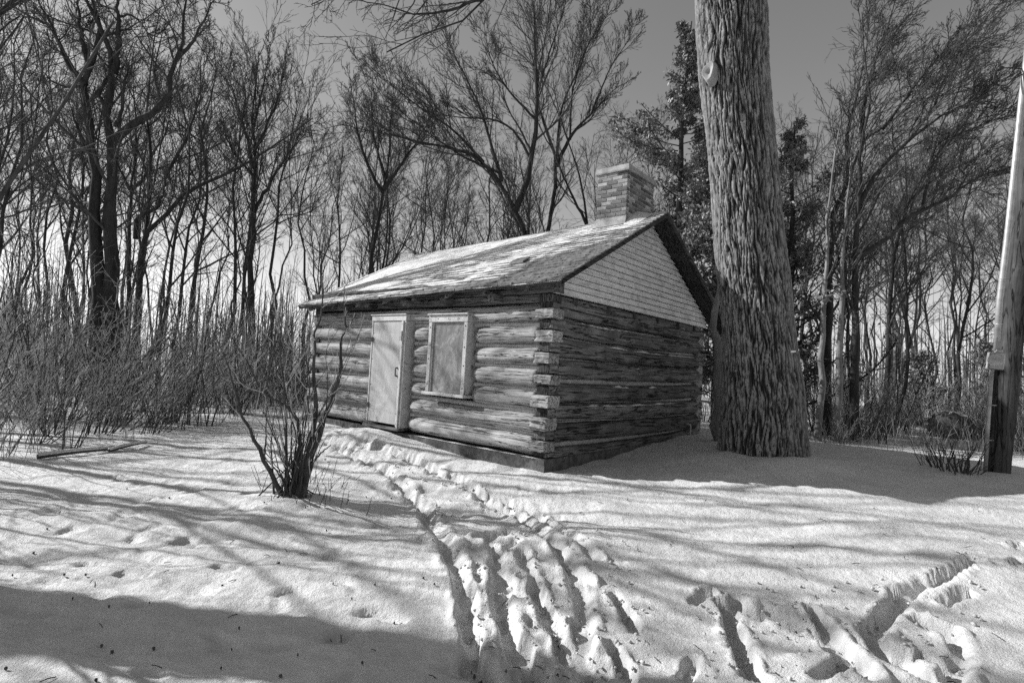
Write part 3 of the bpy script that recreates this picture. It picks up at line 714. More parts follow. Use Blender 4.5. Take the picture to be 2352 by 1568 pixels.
# tap pipe at the far end of the gable wall
def tube_obj(name, pts, rad, mat, parent=None, sides=8, **props):
    P = np.array(pts, float)[None]; rr = np.full((1, P.shape[1]), rad) if np.isscalar(rad) else np.array(rad, float)[None]
    V, F = tubes_vf(P, rr, sides); n = P.shape[1]; c = len(V); V = np.concatenate([V, P[0, :1], P[0, -1:]]); k = np.arange(sides)
    tri = np.concatenate([np.stack([(k + 1) % sides, k, np.full(sides, c)], 1), np.stack([k + (n - 1) * sides, (k + 1) % sides + (n - 1) * sides, np.full(sides, c + 1)], 1)])
    return link(name, mesh_np(name, V, [F, tri]), mat, parent, **props)
tube_obj('tap_pipe', [(.09, CW - .72, .3), (.09, CW - .72, .66), (.085, CW - .73, .70), (.07, CW - .78, .71), (-.02, CW - .80, .71)], .02, MAT['steel'], cabin)

# ------------------------------------------------------------------ trees
def nrm(v): return v / (np.linalg.norm(v, axis=-1, keepdims=True) + 1e-9)
def plen(P): return np.linalg.norm(np.diff(P, axis=1), axis=2).sum(1)
def resample(pts, n):
    pts = np.array(pts, float); d = np.concatenate([[0], np.cumsum(np.linalg.norm(np.diff(pts, axis=0), axis=1))])
    # smooth a little with Catmull-Rom before resampling
    fine = []
    for i in range(len(pts) - 1):
        p0 = pts[max(i - 1, 0)]; p1 = pts[i]; p2 = pts[i + 1]; p3 = pts[min(i + 2, len(pts) - 1)]
        for t in np.linspace(0, 1, 8, endpoint=False):
            fine.append(.5 * ((2 * p1) + (p2 - p0) * t + (2 * p0 - 5 * p1 + 4 * p2 - p3) * t * t + (3 * p1 - p0 - 3 * p2 + p3) * t ** 3))
    fine.append(pts[-1]); fine = np.array(fine)
    d = np.concatenate([[0], np.cumsum(np.linalg.norm(np.diff(fine, axis=0), axis=1))]); s = np.linspace(0, d[-1], n)
    return np.stack([np.interp(s, d, fine[:, k]) for k in range(3)], 1)
def spawn(rng, P, Rr, k, t0, t1, ang, ln, n, wob, trop, rr, rmin, tip=.35, side=None, lmax=None):
    """k children on every branch of P (B,n,3)"""
    B, m, _ = P.shape
    t = (t0 + (t1 - t0) * (np.arange(k)[None] + rng.rand(B, k)) / k).ravel(); bi = np.repeat(np.arange(B), k)
    f = t * (m - 1); i = np.minimum(f.astype(int), m - 2); fr = (f - i)[:, None]
    p = P[bi, i] * (1 - fr) + P[bi, i + 1] * fr; tan = nrm(P[bi, i + 1] - P[bi, i]); r = Rr[bi, i] * (1 - fr[:, 0]) + Rr[bi, i + 1] * fr[:, 0]
    rv = rng.normal(size=p.shape)
    if side is not None: rv = rv + np.array(side)
    perp = nrm(rv - (rv * tan).sum(1, keepdims=True) * tan)
    a = rng.uniform(ang[0], ang[1], len(t))[:, None]
    d = nrm(tan * np.cos(a) + perp * np.sin(a))
    L = plen(P)[bi] * rng.uniform(ln[0], ln[1], len(t)) * (1 - .55 * t)
    if lmax is not None: L = np.minimum(L, lmax * rng.uniform(.6, 1, len(t)))
    st = (L / (n - 1))[:, None]
    C = np.empty((len(t), n, 3)); C[:, 0] = p; trop = np.array(trop, float)
    for q in range(1, n):
        d = nrm(d + rng.normal(size=d.shape) * wob + trop); C[:, q] = C[:, q - 1] + d * st
    r0 = np.maximum(np.minimum(r * rr, .011 * L + rmin), rmin)
    RR = r0[:, None] * (1 - (1 - tip) * np.linspace(0, 1, n)[None])
    return C, np.maximum(RR, rmin * .7)
def build_tree_mesh(name, levels, sides):
    parts = [tubes_vf(P, Rr, s) for (P, Rr), s in zip(levels, sides)]
    V, F = merge(parts); return mesh_np(name, V, F)
UP = (0, 0, .10)
def generic_tree(seed, H, r0, fork=.35, nl=11, spread=(.5, .95), up=.12, dens=1.0, bare=.28, lean=(0, 0), nb=8, ntw=6, ntt=3, rmin=.005, wob=.09, limb_len=(.28, .5)):
    rng = np.random.RandomState(seed)
    n = 12; z = np.linspace(0, 1, n); wx = np.cumsum(rng.normal(size=n) * .012 * H); wy = np.cumsum(rng.normal(size=n) * .012 * H)
    wx -= wx[0]; wy -= wy[0]
    P0 = np.stack([wx + lean[0] * z * H, wy + lean[1] * z * H, z * H - .25], 1)[None]; R0_ = (r0 * (1 - .86 * z ** .85))[None]; R0_[0, 0] *= 1.35
    l1 = spawn(rng, P0, R0_, nl, bare, .97, spread, limb_len, 8, wob, (0, 0, up), .62, .012)
    l2 = spawn(rng, l1[0], l1[1], int(nb * dens), .18, .98, (.45, .9), (.35, .62), 6, wob * 1.2, (0, 0, up * .8), .6, rmin * 1.5, lmax=H * .16)
    l3 = spawn(rng, l2[0], l2[1], int(ntw * dens), .15, .98, (.4, .9), (.4, .75), 4, wob * 1.5, (0, 0, up * .7), .6, rmin)
    l4 = spawn(rng, l3[0], l3[1], ntt, .2, .98, (.4, .9), (.45, .85), 2, wob * 1.5, (0, 0, .06), .6, rmin * .8)
    l1b = spawn(rng, P0, R0_, int(nl * 1.6), bare * .9, .99, (.6, 1.2), (.06, .14), 4, wob * 1.4, (0, 0, up), .35, rmin)
    l2b = spawn(rng, l1b[0], l1b[1], 4, .2, .95, (.4, .9), (.4, .7), 3, wob * 1.4, (0, 0, .05), .6, rmin * .8)
    return [(P0, R0_), l1], [l2, l3, l4, l1b, l2b]
def make_generic(name, label, group, seed, **kw):
    tr, cr = generic_tree(seed, **kw)
    t = thing(name, label, 'tree', (0, -500, 0), 0, group)
    link('trunk', build_tree_mesh('trunk', tr, (9, 6)), MAT['bark'], t)
    link('crown', build_tree_mesh('crown', cr, (4, 3, 3, 3, 3)), MAT['twig'], t)
    return t
def hero_tree(name, label, base, limbs, seed, dens=1.0, side=None, up=.10, nb=9, ntw=7, ntt=4, rmin=.0062, trop=None, len2=(.28, .5), bark='bark', t0=.25, ang=(.45, .95), lmax2=3.2, cat='tree', l3=(.42, .75), twig='twig', rs=.6):
    """limbs: list of (points (world), r_start, r_end, sprouts 0..1)"""
    rng = np.random.RandomState(seed); base = np.array(base, float)
    t = thing(name, label, cat, tuple(base))
    TP = []; lev2 = []
    trv = (0, 0, up) if trop is None else trop
    cr = {4: [], 3: []}
    for pts, ra, rb, spr in limbs:
        ra, rb = ra * rs, rb * rs
        n = 16; P = resample(pts, n)[None] - base; s = np.linspace(0, 1, n)
        wb = rng.normal(size=(1, n, 3)) * ra * .22; wb[0, 0] = 0; P = P + wb
        Rr = (rb * .5 + (ra - rb * .5) * (1 - s) ** 1.25)[None]
        TP.append((P, Rr))
        if spr <= 0: continue
        Lm = plen(P)[0]
        k = max(3, int(nb * spr * dens))
        a = spawn(rng, P, Rr, k, t0, .99, ang, (len2[0], len2[1]), 8, .10, trv, .5, rmin * 1.8, side=side, lmax=lmax2)
        b = spawn(rng, a[0], a[1], int(ntw * dens), .15, .98, (.4, .85), l3, 5, .12, trv, .6, rmin * 1.2, side=side)
        c = spawn(rng, b[0], b[1], max(2, int(ntt * dens)), .15, .98, (.35, .8), (.4, .75), 3, .13, trv, .6, rmin, side=side)
        d = spawn(rng, c[0], c[1], 2, .2, .98, (.35, .8), (.4, .8), 2, .12, trv, .6, rmin * .8)
        lev2 += [(a, 5), (b, 4), (c, 3), (d, 3)]
    V, F = merge([tubes_vf(P, Rr, 12) for P, Rr in TP]); link('trunk', mesh_np('trunk', V, F), MAT[bark], t)
    if lev2:
        V, F = merge([tubes_vf(P, Rr, s) for (P, Rr), s in lev2]); link('crown', mesh_np('crown', V, F), MAT[twig], t)
    return t
def pxl(zoom, pts, d):
    """picture points (through a zoom window) -> world at depth d (or per-point depth)"""
    ox, oy, s = zoom
    return [at(ox + p[0] * s, oy + p[1] * s, p[2] if len(p) > 2 else d) for p in pts]
Z8 = (0, 0, .3516); Z6 = (673.75, 0, .6836); Z7 = (1898.75, 0, .3907)
def foot(p, sink=.3):
    p = np.array(p, float); p[2] = ground_z(p[0], p[1]) - sink; return p
# --- big double-stemmed tree in the left of the woods
D = 13.0; q = lambda pts: pxl(Z8, pts, D)
bA = foot(at(236, 850, D)); bA2 = bA + np.array([.34, -.05, 0])
hero_tree('double_stemmed_tree', 'tallest dark tree with two stems fused low down, left of the cabin', bA, [
    ([bA] + q([(640, 1900), (640, 1500), (632, 1300), (650, 1150), (600, 1020), (560, 880), (555, 700), (560, 570), (590, 430), (625, 290), (650, 180), (610, 70), (575, -60), (540, -200)]), .36, .10, 1.0),
    ([bA2] + q([(735, 1900), (730, 1500), (720, 1200), (715, 1000), (700, 850), (692, 740), (745, 500), (725, 380), (690, 220), (640, 100), (580, -20), (560, -220)]), .38, .10, 1.0),
    (q([(725, 940), (800, 850), (900, 790), (1000, 745), (1080, 640), (1110, 540), (1150, 400), (1190, 260), (1215, 0), (1225, -160)]), .17, .045, 1.0),
    (q([(1150, 400), (1260, 270), (1340, 120), (1380, 30), (1440, -60)]), .08, .03, .8),
    (q([(560, 560), (450, 420), (370, 250), (330, 150), (270, 50), (240, -60)]), .12, .05, .9),
    (q([(600, 1040), (520, 880), (465, 690)]), .10, .06, .15),
    (q([(545, 560), (440, 570), (340, 530), (290, 480), (240, 470)]), .07, .03, .5),
    (q([(745, 480), (770, 300), (765, 0), (760, -150)]), .14, .06, .9),
    (q([(590, 430), (540, 290), (520, 100), (505, -80)]), .12, .05, .9),
    (q([(760, 830), (800, 700), (812, 560), (840, 450), (900, 400)]), .08, .03, .6),
    (q([(700, 740), (660, 640), (660, 590), (720, 480), (800, 440)]), .09, .05, .3),
    (q([(780, 110), (850, 100), (920, 150), (980, 230), (1100, 250)]), .05, .02, .5),
    (q([(330, 170), (200, 110), (130, 70), (40, 30), (-60, 20)]), .05, .03, .5),
], 21, dens=1.0, up=.05, nb=11, lmax2=2.3, ang=(.5, 1.1))
# --- leaning tree and its neighbours
D = 15.5; q = lambda pts: pxl(Z8, pts, D)
b = foot(at(325, 800, D))
hero_tree('leaning_tree', 'dark tree leaning far to the right across its neighbours in the woods', b, [
    ([b] + q([(900, 1900), (930, 1600), (1000, 1490), (1080, 1400), (1200, 1270), (1350, 1190), (1500, 1130), (1640, 1050), (1720, 1000), (1900, 870), (2050, 780)]), .20, .06, 1.0),
    (q([(890, 1560), (900, 1420), (990, 1380), (1050, 1300), (1080, 1160), (1060, 1080)]), .14, .07, .4),
    (q([(1080, 1160), (1150, 1020), (1230, 880), (1280, 700), (1330, 500), (1340, 380)]), .09, .03, .9),
    (q([(1350, 1190), (1330, 1000), (1300, 800), (1310, 600)]), .05, .02, .6),
], 22, dens=.95, up=.12, nb=12, lmax2=2.4)
D = 18.0; q = lambda pts: pxl(Z8, pts, D)
b = foot(at(575, 830, D))
hero_tree('upright_tree', 'upright bare tree with ascending limbs, midway between the double-stemmed tree and the cabin roof', b, [
    ([b] + q([(1640, 2000), (1650, 1500), (1655, 1000), (1660, 700), (1670, 520), (1690, 330)]), .25, .04, 1.2),
    (q([(1655, 1100), (1600, 850), (1540, 650), (1490, 500), (1470, 420)]), .10, .03, 1), (q([(1660, 1000), (1760, 780), (1830, 600), (1850, 420)]), .10, .03, 1),
    (q([(1665, 1380), (1790, 1150), (1900, 980), (2010, 850)]), .11, .03, 1), (q([(1650, 1150), (1500, 950), (1450, 760)]), .08, .03, .8),
    (q([(1660, 820), (1720, 560), (1760, 320), (1775, 260)]), .07, .02, .8),
], 23, dens=1.1, up=.18, nb=12, lmax2=2.4, ang=(.35, .7))
b = foot(at(297, 830, 17))
q = lambda pts: pxl(Z8, pts, 17.0)
hero_tree('forked_tree', 'slender forked tree just right of the double-stemmed tree', b, [
    ([b] + q([(835, 1900), (840, 1500), (852, 1240), (885, 1050), (900, 900), (960, 700), (1010, 500)]), .17, .03, 1.0),
    (q([(850, 1240), (780, 1100), (740, 1000), (700, 860)]), .08, .03, .7), (q([(852, 1240), (950, 1150), (1000, 1000), (1090, 850), (1120, 600)]), .09, .03, 1.0), (q([(985, 1240), (930, 1050), (850, 900)]), .07, .03, .8),
    (q([(880, 1080), (890, 800), (870, 560), (880, 420)]), .07, .02, .8)], 24, dens=.95, up=.16, nb=11, lmax2=2.2, ang=(.35, .75))
# --- the arching trees behind the roof
D = 17.0; q = lambda pts: pxl(Z6, pts, D)
b = foot(at(1215, 830, D))
hero_tree('arching_tree', 'bare tree with a limb arching left, behind the cabin ridge', b, [
    ([b] + q([(790, 900), (780, 800), (745, 710), (700, 620), (640, 545), (600, 522), (520, 495), (400, 470), (280, 440), (150, 420)]), .27, .03, 1.4),
    (q([(745, 710), (775, 640), (800, 540), (815, 420), (815, 200), (805, 0), (800, -120)]), .17, .05, 1.3),
    (q([(700, 610), (640, 400), (590, 280), (540, 180), (500, 100)]), .10, .03, 1.2), (q([(640, 545), (540, 440), (440, 370), (330, 290), (230, 210)]), .08, .02, 1.2),
    (q([(690, 580), (560, 520), (420, 420), (300, 330)]), .07, .02, 1.0), (q([(800, 540), (740, 440), (660, 400), (520, 390), (430, 340)]), .08, .02, .9), (q([(815, 400), (720, 300), (660, 190), (640, 60)]), .07, .02, 1.0),
    (q([(815, 330), (860, 180), (900, 60), (930, -40)]), .07, .02, 1.0)], 31, dens=1.2, up=.10, nb=12, trop=(-.05, 0, .10), lmax2=2.8, ang=(.35, .75))
D = 19.0; q = lambda pts: pxl(Z6, pts, D)
b = foot(at(1262, 830, D))
hero_tree('twin_limbed_tree', 'tall bare tree rising behind the cabin just left of the chimney', b, [
    ([b] + q([(850, 850), (870, 700), (885, 540), (840, 410), (820, 280), (850, 120), (870, -40)]), .22, .05, 1.2),
    (q([(885, 560), (930, 460), (1000, 385), (1080, 300), (1120, 280)]), .13, .03, 1.0), (q([(885, 540), (900, 380), (960, 220), (1020, 100), (1080, 20)]), .10, .02, 1.1), (q([(930, 470), (940, 300), (990, 150), (1010, 30)]), .07, .02, 1.0),
    (q([(1000, 385), (1060, 240), (1130, 130), (1160, 60)]), .06, .02, .9)], 32, dens=1.2, up=.14, nb=12, lmax2=2.6, ang=(.35, .75))
b = foot(at(1362, 830, 18)); q = lambda pts: pxl(Z6, pts, 18.0)
hero_tree('curved_tree', 'thin dark tree curving up beside the chimney', b, [
    ([b] + q([(1010, 860), (990, 760), (965, 600), (925, 480), (880, 330), (870, 200)]), .15, .03, .9), (q([(992, 770), (930, 640), (880, 520), (840, 380)]), .09, .03, .7)], 33, dens=.9, up=.12, nb=10, lmax2=2.0)
b = foot(at(855, 830, 20)); q = lambda pts: pxl(Z6, pts, 20.0)
hero_tree('vase_shaped_tree', 'vase-shaped bare tree above the far end of the cabin roof', b, [
    ([b] + q([(262, 950), (275, 800), (305, 640), (320, 500), (330, 380), (340, 280)]), .24, .04, 1.2), (q([(302, 650), (250, 560), (215, 440), (200, 330), (190, 260)]), .12, .03, 1.1), (q([(305, 640), (370, 540), (420, 470), (480, 360)]), .12, .03, 1.1),
    (q([(310, 600), (270, 450), (260, 320)]), .08, .02, 1)], 34, dens=1.15, up=.16, nb=12, lmax2=2.4, ang=(.35, .75))
# --- wind-swept trees on the right
D = 14.0; q = lambda pts: pxl(Z7, pts, D)
b = foot(at(1905, 840, D))
sw = dict(side=(.3, 0, .3), trop=(.03, 0, .06), ang=(.4, .85), lmax2=2.6)
hero_tree('swept_tree', 'bare tree with fine branches swept to the right, just right of the thick trunk', b, [
    ([b] + q([(10, 1900), (20, 1568), (40, 1250), (130, 1050), (210, 830), (330, 760), (430, 680), (600, 560)]), .20, .04, 1.3),
    (q([(210, 840), (215, 650), (260, 450), (330, 250), (380, 100), (420, -60)]), .10, .03, 1.2), (q([(130, 1050), (120, 800), (180, 560), (230, 300), (240, 100)]), .10, .02, 1.2), (q([(330, 760), (480, 560), (600, 400), (700, 280), (760, 180)]), .07, .02, 1.2)], 41, dens=1.2, nb=13, **sw)
D = 13.0; q = lambda pts: pxl(Z7, pts, D)
b = foot(at(1962, 845, D))
hero_tree('swept_tree', 'bare tree with long low limbs reaching right towards the utility pole', b, [
    ([b] + q([(165, 1900), (170, 1500), (190, 1200), (195, 1000), (250, 600), (240, 450), (215, 250), (210, 80)]), .19, .03, 1.2),
    (q([(190, 1200), (310, 1000), (480, 830), (600, 670), (680, 500), (760, 330), (850, 180), (920, 60)]), .10, .02, 1.4), (q([(160, 1520), (290, 1450), (390, 1370), (490, 1270), (700, 1180), (880, 1050), (1100, 980), (1250, 900)]), .11, .03, 1.4),
    (q([(480, 830), (650, 700), (820, 610), (980, 520), (1100, 440)]), .06, .02, 1.2), (q([(560, 1240), (590, 1080), (650, 900), (780, 790), (1000, 700), (1150, 600)]), .06, .02, 1.2)], 42, dens=1.2, nb=13, **sw)
D = 17.0; q = lambda pts: pxl(Z7, pts, D)
b = foot(at(2040, 850, D))
hero_tree('swept_tree', 'slim bare tree leaning right between the swept trees and the pole', b, [
    ([b] + q([(370, 1900), (400, 1500), (440, 1350), (470, 1200), (600, 1000), (760, 800), (900, 600), (1000, 380)]), .16, .03, 1.3), (q([(470, 1200), (640, 1050), (860, 940), (1060, 840)]), .07, .02, 1.1), (q([(600, 1000), (660, 780), (760, 560), (860, 340), (960, 160), (1000, 80)]), .06, .02, 1.2)], 43, dens=1.15, nb=13, **sw)
# pale trunks standing low at the right
for (u, d, r0, sd, lab) in ((1885, 12.5, .095, 51, 'pale sunlit trunk beyond the thick tree, the left one of a close pair'), (1925, 12.8, .105, 52, 'pale sunlit trunk beyond the thick tree, the right one of a close pair')):
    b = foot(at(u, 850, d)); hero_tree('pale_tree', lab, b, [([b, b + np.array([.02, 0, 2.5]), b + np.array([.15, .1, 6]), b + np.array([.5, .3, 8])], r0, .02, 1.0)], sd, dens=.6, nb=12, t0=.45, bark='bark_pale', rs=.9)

# ------------------------------------------------------------------ the thick old tree at the cabin corner
TKX, TKY = 3.95, 8.35; TD = TKY
tk_edges = [(-260, 1572, 1722), (-120, 1588, 1742), (0, 1600, 1757), (150, 1607, 1762), (300, 1617, 1775), (400, 1630, 1785), (500, 1637, 1795), (600, 1645, 1805), (700, 1655, 1815), (800, 1660, 1828), (900, 1660, 1840), (960, 1657, 1850), (1000, 1658, 1846), (1030, 1655, 1851), (1060, 1653, 1854)]
cen = []; rad = []
for v, ul, ur in tk_edges[::-1]:
    c = at((ul + ur) / 2, v, TD); cen.append(c); rad.append((ur - ul) / 2 / FPX * TD)
cen = np.array(cen); rad = np.array(rad)
top = cen[-1] + np.array([-.25, .2, 2.2]); cen = np.vstack([cen, top]); rad = np.append(rad, rad[-1] * .8)
nz, na = 500, 300
s = np.linspace(0, 1, nz); sp = np.concatenate([[0], np.cumsum(np.linalg.norm(np.diff(cen, axis=0), axis=1))]); sp /= sp[-1]
Cn = np.stack([np.interp(s, sp, cen[:, k]) for k in range(3)], 1); Rn = np.interp(s, sp, rad)
ker = np.ones(41) / 41; pad = lambda a: np.convolve(np.pad(a, 20, 'edge'), ker, 'valid')
Cn = np.stack([pad(Cn[:, k]) for k in range(3)], 1); Rn = pad(Rn)
A = np.arange(na) / na * 2 * math.pi; SS, AA = np.meshgrid(np.arange(nz), A, indexing='ij')
zc = Cn[:, 2][SS]; cx_, sy2 = np.cos(AA), np.sin(AA)
wz = zc + .05 * noise3(cx_ * 3, sy2 * 3, zc * 2)
def furrow(k, zs, off, wd):
    wrp = .07 * noise3(cx_ * 4 + off, sy2 * 4, wz * 2.6 + off)
    n = noise3((cx_ + wrp * sy2) * k + off, (sy2 - wrp * cx_) * k, wz * zs + off * 2)
    return sstep(0, wd, np.abs(n))
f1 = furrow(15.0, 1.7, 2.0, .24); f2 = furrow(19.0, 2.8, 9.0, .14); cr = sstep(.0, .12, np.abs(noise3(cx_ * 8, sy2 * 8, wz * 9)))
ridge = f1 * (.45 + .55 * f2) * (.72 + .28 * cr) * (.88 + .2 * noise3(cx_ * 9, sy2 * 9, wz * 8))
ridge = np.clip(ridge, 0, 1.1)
flare = .03 * np.exp(-np.clip(zc - .55, 0, 9) / .22) * (.7 + .9 * noise3(cx_ * 2.2, sy2 * 2.2, 3.0))
big = .04 * noise3(cx_ * 1.3, sy2 * 1.3, zc * .8)
RRr = Rn[SS] + flare + big - .065 + .050 * ridge
# swelling round the pruned limb
scar_p = at(1622, 165, TD)
V = np.stack([Cn[:, 0][SS] + RRr * cx_, Cn[:, 1][SS] + RRr * sy2, zc], -1)
dsc = np.linalg.norm(V - (scar_p + np.array([.15, -.15, 0])), axis=-1); RRr += .10 * np.exp(-(dsc / .24) ** 2)
V = np.stack([Cn[:, 0][SS] + RRr * cx_, Cn[:, 1][SS] + RRr * sy2, zc], -1)
oak = thing('thick_tree', 'thick furrowed tree trunk standing at the corner of the cabin', 'tree', (TKX, TKY, .5))
me = mesh_np('trunk', V.reshape(-1, 3) - np.array([TKX, TKY, .5]), grid_faces(na, nz, True))
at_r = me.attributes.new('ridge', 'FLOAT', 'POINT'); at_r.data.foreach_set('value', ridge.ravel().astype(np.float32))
link('trunk', me, MAT['oak'], oak)
def stub(c, nrm_, rad_, mat, name, lab):
    nv_ = nrm(np.array(nrm_, float)); a1 = nrm(np.cross(nv_, [0, 0, 1.])); a2 = np.cross(a1, nv_); k = 20; rows = []
    for (f, h) in ((1.25, -.12), (1.12, .0), (1.0, .03), (.93, .028), (.6, .012), (.30, .0), (.22, -.05), (.02, -.06)):
        ang = np.arange(k) / k * 2 * math.pi; w_ = 1 + .12 * np.sin(ang * 3 + 1)
        rows.append(c + f * rad_ * ((np.cos(ang) * w_ * .62)[:, None] * a1 + (np.sin(ang) * w_)[:, None] * a2) + h * nv_)
    me = mesh_np(name, np.concatenate(rows) - np.array([TKX, TKY, .5]), grid_faces(k, len(rows), True)); fix_normals(me); o = link(name, me, mat, oak); o['label'] = lab
stub(at(1628, 165, TD - .33), (-.72, -.66, .12), .135, MAT['cutwood'], 'limb_scar', 'pale oval scar where a limb was sawn off')
# limbs over the frame: one hangs down into the top of the picture
rng = np.random.RandomState(61); ob = np.array([TKX, TKY, .5])
lim = []
top2 = Cn[-1]
hang = [top2 - np.array([0, 0, .4]), at(1500, -260, 7.6), at(1320, -170, 7.0), at(1200, -90, 6.6), at(1118, -8, 6.4), at(1070, 45, 6.3), at(1000, 70, 6.2), at(930, 95, 6.1), at(890, 118, 6.0)]
hang2 = [at(1110, 0, 6.4), at(1020, 28, 6.3), at(940, 30, 6.2), at(880, 15, 6.1), at(800, -10, 6.0)]
hang3 = [at(1200, -90, 6.6), at(1050, -80, 6.4), at(900, -50, 6.2), at(780, -20, 6.1), at(715, 10, 6.0)]
up1 = [top2 - np.array([0, 0, .3]), top2 + np.array([.6, .3, 2]), top2 + np.array([1.6, .5, 4.5]), top2 + np.array([2.0, 1, 7])]
up2 = [top2 - np.array([0, 0, .3]), top2 + np.array([-.8, .6, 2]), top2 + np.array([-1.6, 1.2, 5])]
parts = []; crown = []
for wh, pts, ra, rb, k, kk in ((0, hang, .10, .012, 16, 6), (1, hang2, .022, .008, 13, 6), (2, hang3, .05, .008, 20, 6), (3, up1, .34, .08, 8, 6), (4, up2, .3, .08, 8, 6)):
    P = resample(pts, 16)[None] - ob; Rr = (rb * .6 + (ra - rb * .6) * (1 - np.linspace(0, 1, 16)) ** (1.8 if wh < 3 else 1))[None]
    P = P + rng.normal(size=P.shape) * .015
    parts.append(tubes_vf(P, Rr, 10))
    dn = (0, 0, -.06) if wh < 3 else (0, 0, .06)
    t0 = (.45, .1, .35, .1, .1)[wh]
    a = spawn(rng, P, Rr, k, t0, .99, (.4, 1.0), (.12, .24) if ra > .1 else (.25, .45), 7, .16, (-.06, 0, dn[2]), .6, .004, lmax=1.3)
    b = spawn(rng, a[0], a[1], kk, .15, .98, (.4, .9), (.3, .6), 5, .2, (0, 0, dn[2] * .3), .6, .003); c = spawn(rng, b[0], b[1], 3, .2, .98, (.4, .9), (.3, .6), 4, .2, (0, 0, .02), .6, .0024)
    crown += [tubes_vf(*a, 5), tubes_vf(*b, 4), tubes_vf(*c, 3)]
for k in range(9):  # limbs out of view overhead, added to cut the sky light below
    a_ = k / 9 * 6.28 + rng.uniform(-.3, .3); st = top2 + np.array([0, 0, rng.uniform(-.6, .0)]); dr = np.array([math.cos(a_), math.sin(a_), 0]); ln = rng.uniform(4.5, 7.5)
    pts = [st, st + dr * ln * .3 + np.array([0, 0, 1.4]), st + dr * ln * .65 + np.array([0, 0, 2.3]), st + dr * ln + np.array([0, 0, 2.8])]
    P = resample(pts, 14)[None] - ob; P[0, 1:] += rng.normal(size=(13, 3)) * .10; Rr = (.02 + .2 * (1 - np.linspace(0, 1, 14)) ** 1.2)[None]; parts.append(tubes_vf(P, Rr, 8))
    a = spawn(rng, P, Rr, 12, .25, .99, (.5, 1.0), (.25, .45), 6, .14, (0, 0, .08), .6, .012, lmax=3.0); b = spawn(rng, a[0], a[1], 7, .15, .98, (.4, .9), (.35, .65), 4, .16, (0, 0, .05), .6, .007)
    crown += [tubes_vf(*a, 5), tubes_vf(*b, 3)]
V, F = merge(parts); link('limb', mesh_np('limb', V, F), MAT['bark'], oak)
V, F = merge(crown); link('crown', mesh_np('crown', V, F), MAT['twig'], oak)
# small white tag nailed to the bark
p = at(1822, 807, TD - .62); o = bbox_obj('tree_tag', -.055, .055, -.004, .004, -.013, .013, MAT['white'], None, .002, label='small white strip tag nailed to the thick tree trunk', category='tag'); o.location = p; o.rotation_euler = (0, -.1, .55)
# smaller trunk half hidden behind it
b = foot(at(1652, 960, 10.2)); 
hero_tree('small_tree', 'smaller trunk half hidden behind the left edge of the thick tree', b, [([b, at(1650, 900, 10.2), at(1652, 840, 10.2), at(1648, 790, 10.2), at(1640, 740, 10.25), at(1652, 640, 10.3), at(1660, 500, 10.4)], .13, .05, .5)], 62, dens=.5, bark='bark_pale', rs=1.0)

# ------------------------------------------------------------------ utility pole with conduit and meter socket
pb = ghit(2287, 1086); pdz = pb[1]
pole = thing('utility_pole', 'leaning wooden utility pole with a steel conduit, at the right edge', 'pole', tuple(pb))
pd = pdz
pA = at(2288, 1100, pd); pB = at(2328, 728, pd); ax_ = nrm(pB - pA); pC = pA + ax_ * 8.5
n = 40; P = np.stack([pA + (pC - pA) * t for t in np.linspace(-.04, 1, n)])[None] - pb; Rr = np.linspace(.158, .105, n)[None]
V, F = tubes_vf(P, Rr, 28); V[:, 0] += .008 * noise3(V[:, 0] * 16, V[:, 1] * 16, V[:, 2] * 1.5); V[:, 1] += .008 * noise3(V[:, 0] * 16 + 5, V[:, 1] * 16, V[:, 2] * 1.5)
link('shaft', mesh_np('shaft', V, F), MAT['pole'], pole)
def on(u, v, d): return at(u, v, d) - pb
cd0 = pd - .14
tube_obj('conduit', [on(2263, 1082, cd0), on(2270, 960, cd0), on(2279, 838, cd0)], .026, MAT['steel'], pole, 10)
tube_obj('conduit', [on(2289, 806, cd0), on(2296, 690, cd0), on(2313, 551, cd0), on(2350, 200, cd0 + .02), on(2372, 20, cd0 + .04)], .040, MAT['steel'], pole, 12)
bx = at(2287, 828, cd0 - .02) - pb
o = bbox_obj('meter_box', -.085, .085, -.06, .07, -.125, .115, MAT['steel'], pole, .01); o.location = bx; o.rotation_euler = (0, .075, -.35)
tube_obj('hub', [bx + np.array([.035, 0, .10]), bx + np.array([.04, 0, .165])], .05, MAT['steel'], pole, 12)
f0 = bx + np.array([-.10, -.10, .0]); fd = nrm(np.array([-.75, -.66, 0.]))
def ring_face(name, c, d, r, h, mat, inner=.002):
    V, F = tubes_vf(np.array([[c, c + d * h * .6, c + d * h, c + d * h * 1.001, c + d * h * .5, c + d * h * .5]]), np.array([[r, r, r * .97, r * .84, r * .82, inner]]), 22); link(name, mesh_np(name, V, F, False), mat, pole)
ring_face('socket_ring', bx + np.array([-.04, -.05, .0]), fd, .088, .075, MAT['steel'], .07); ring_face('socket_face', bx + np.array([-.04, -.05, 0.]) , fd, .073, .058, MAT['socket'])
for v in (1010, 930, 745, 640): 
    for (u0, dd) in ((2268 + (1010 - v) * .095, 0),):
        c = at(u0 + 2, v, cd0); tube_obj('strap', [c - pb + np.array([-.06, -.01, 0]), c - pb + np.array([0, -.048, 0]), c - pb + np.array([.06, -.01, 0])], .008, MAT['steel'], pole, 6)
wq = lambda pts, d: [at(1898.75 + x * .3907, y * .3907, d) for x, y in pts]
tube_obj('service_wire', resample(wq([(1170, 420), (1120, 440), (1060, 500), (1010, 500), (985, 470), (990, 430), (1020, 405), (1080, 400), (1140, 405), (1220, 400)], pd - .1), 40), .010, MAT['wire'], None, 6, label='black service wire looping beside the top of the utility pole', category='wire')
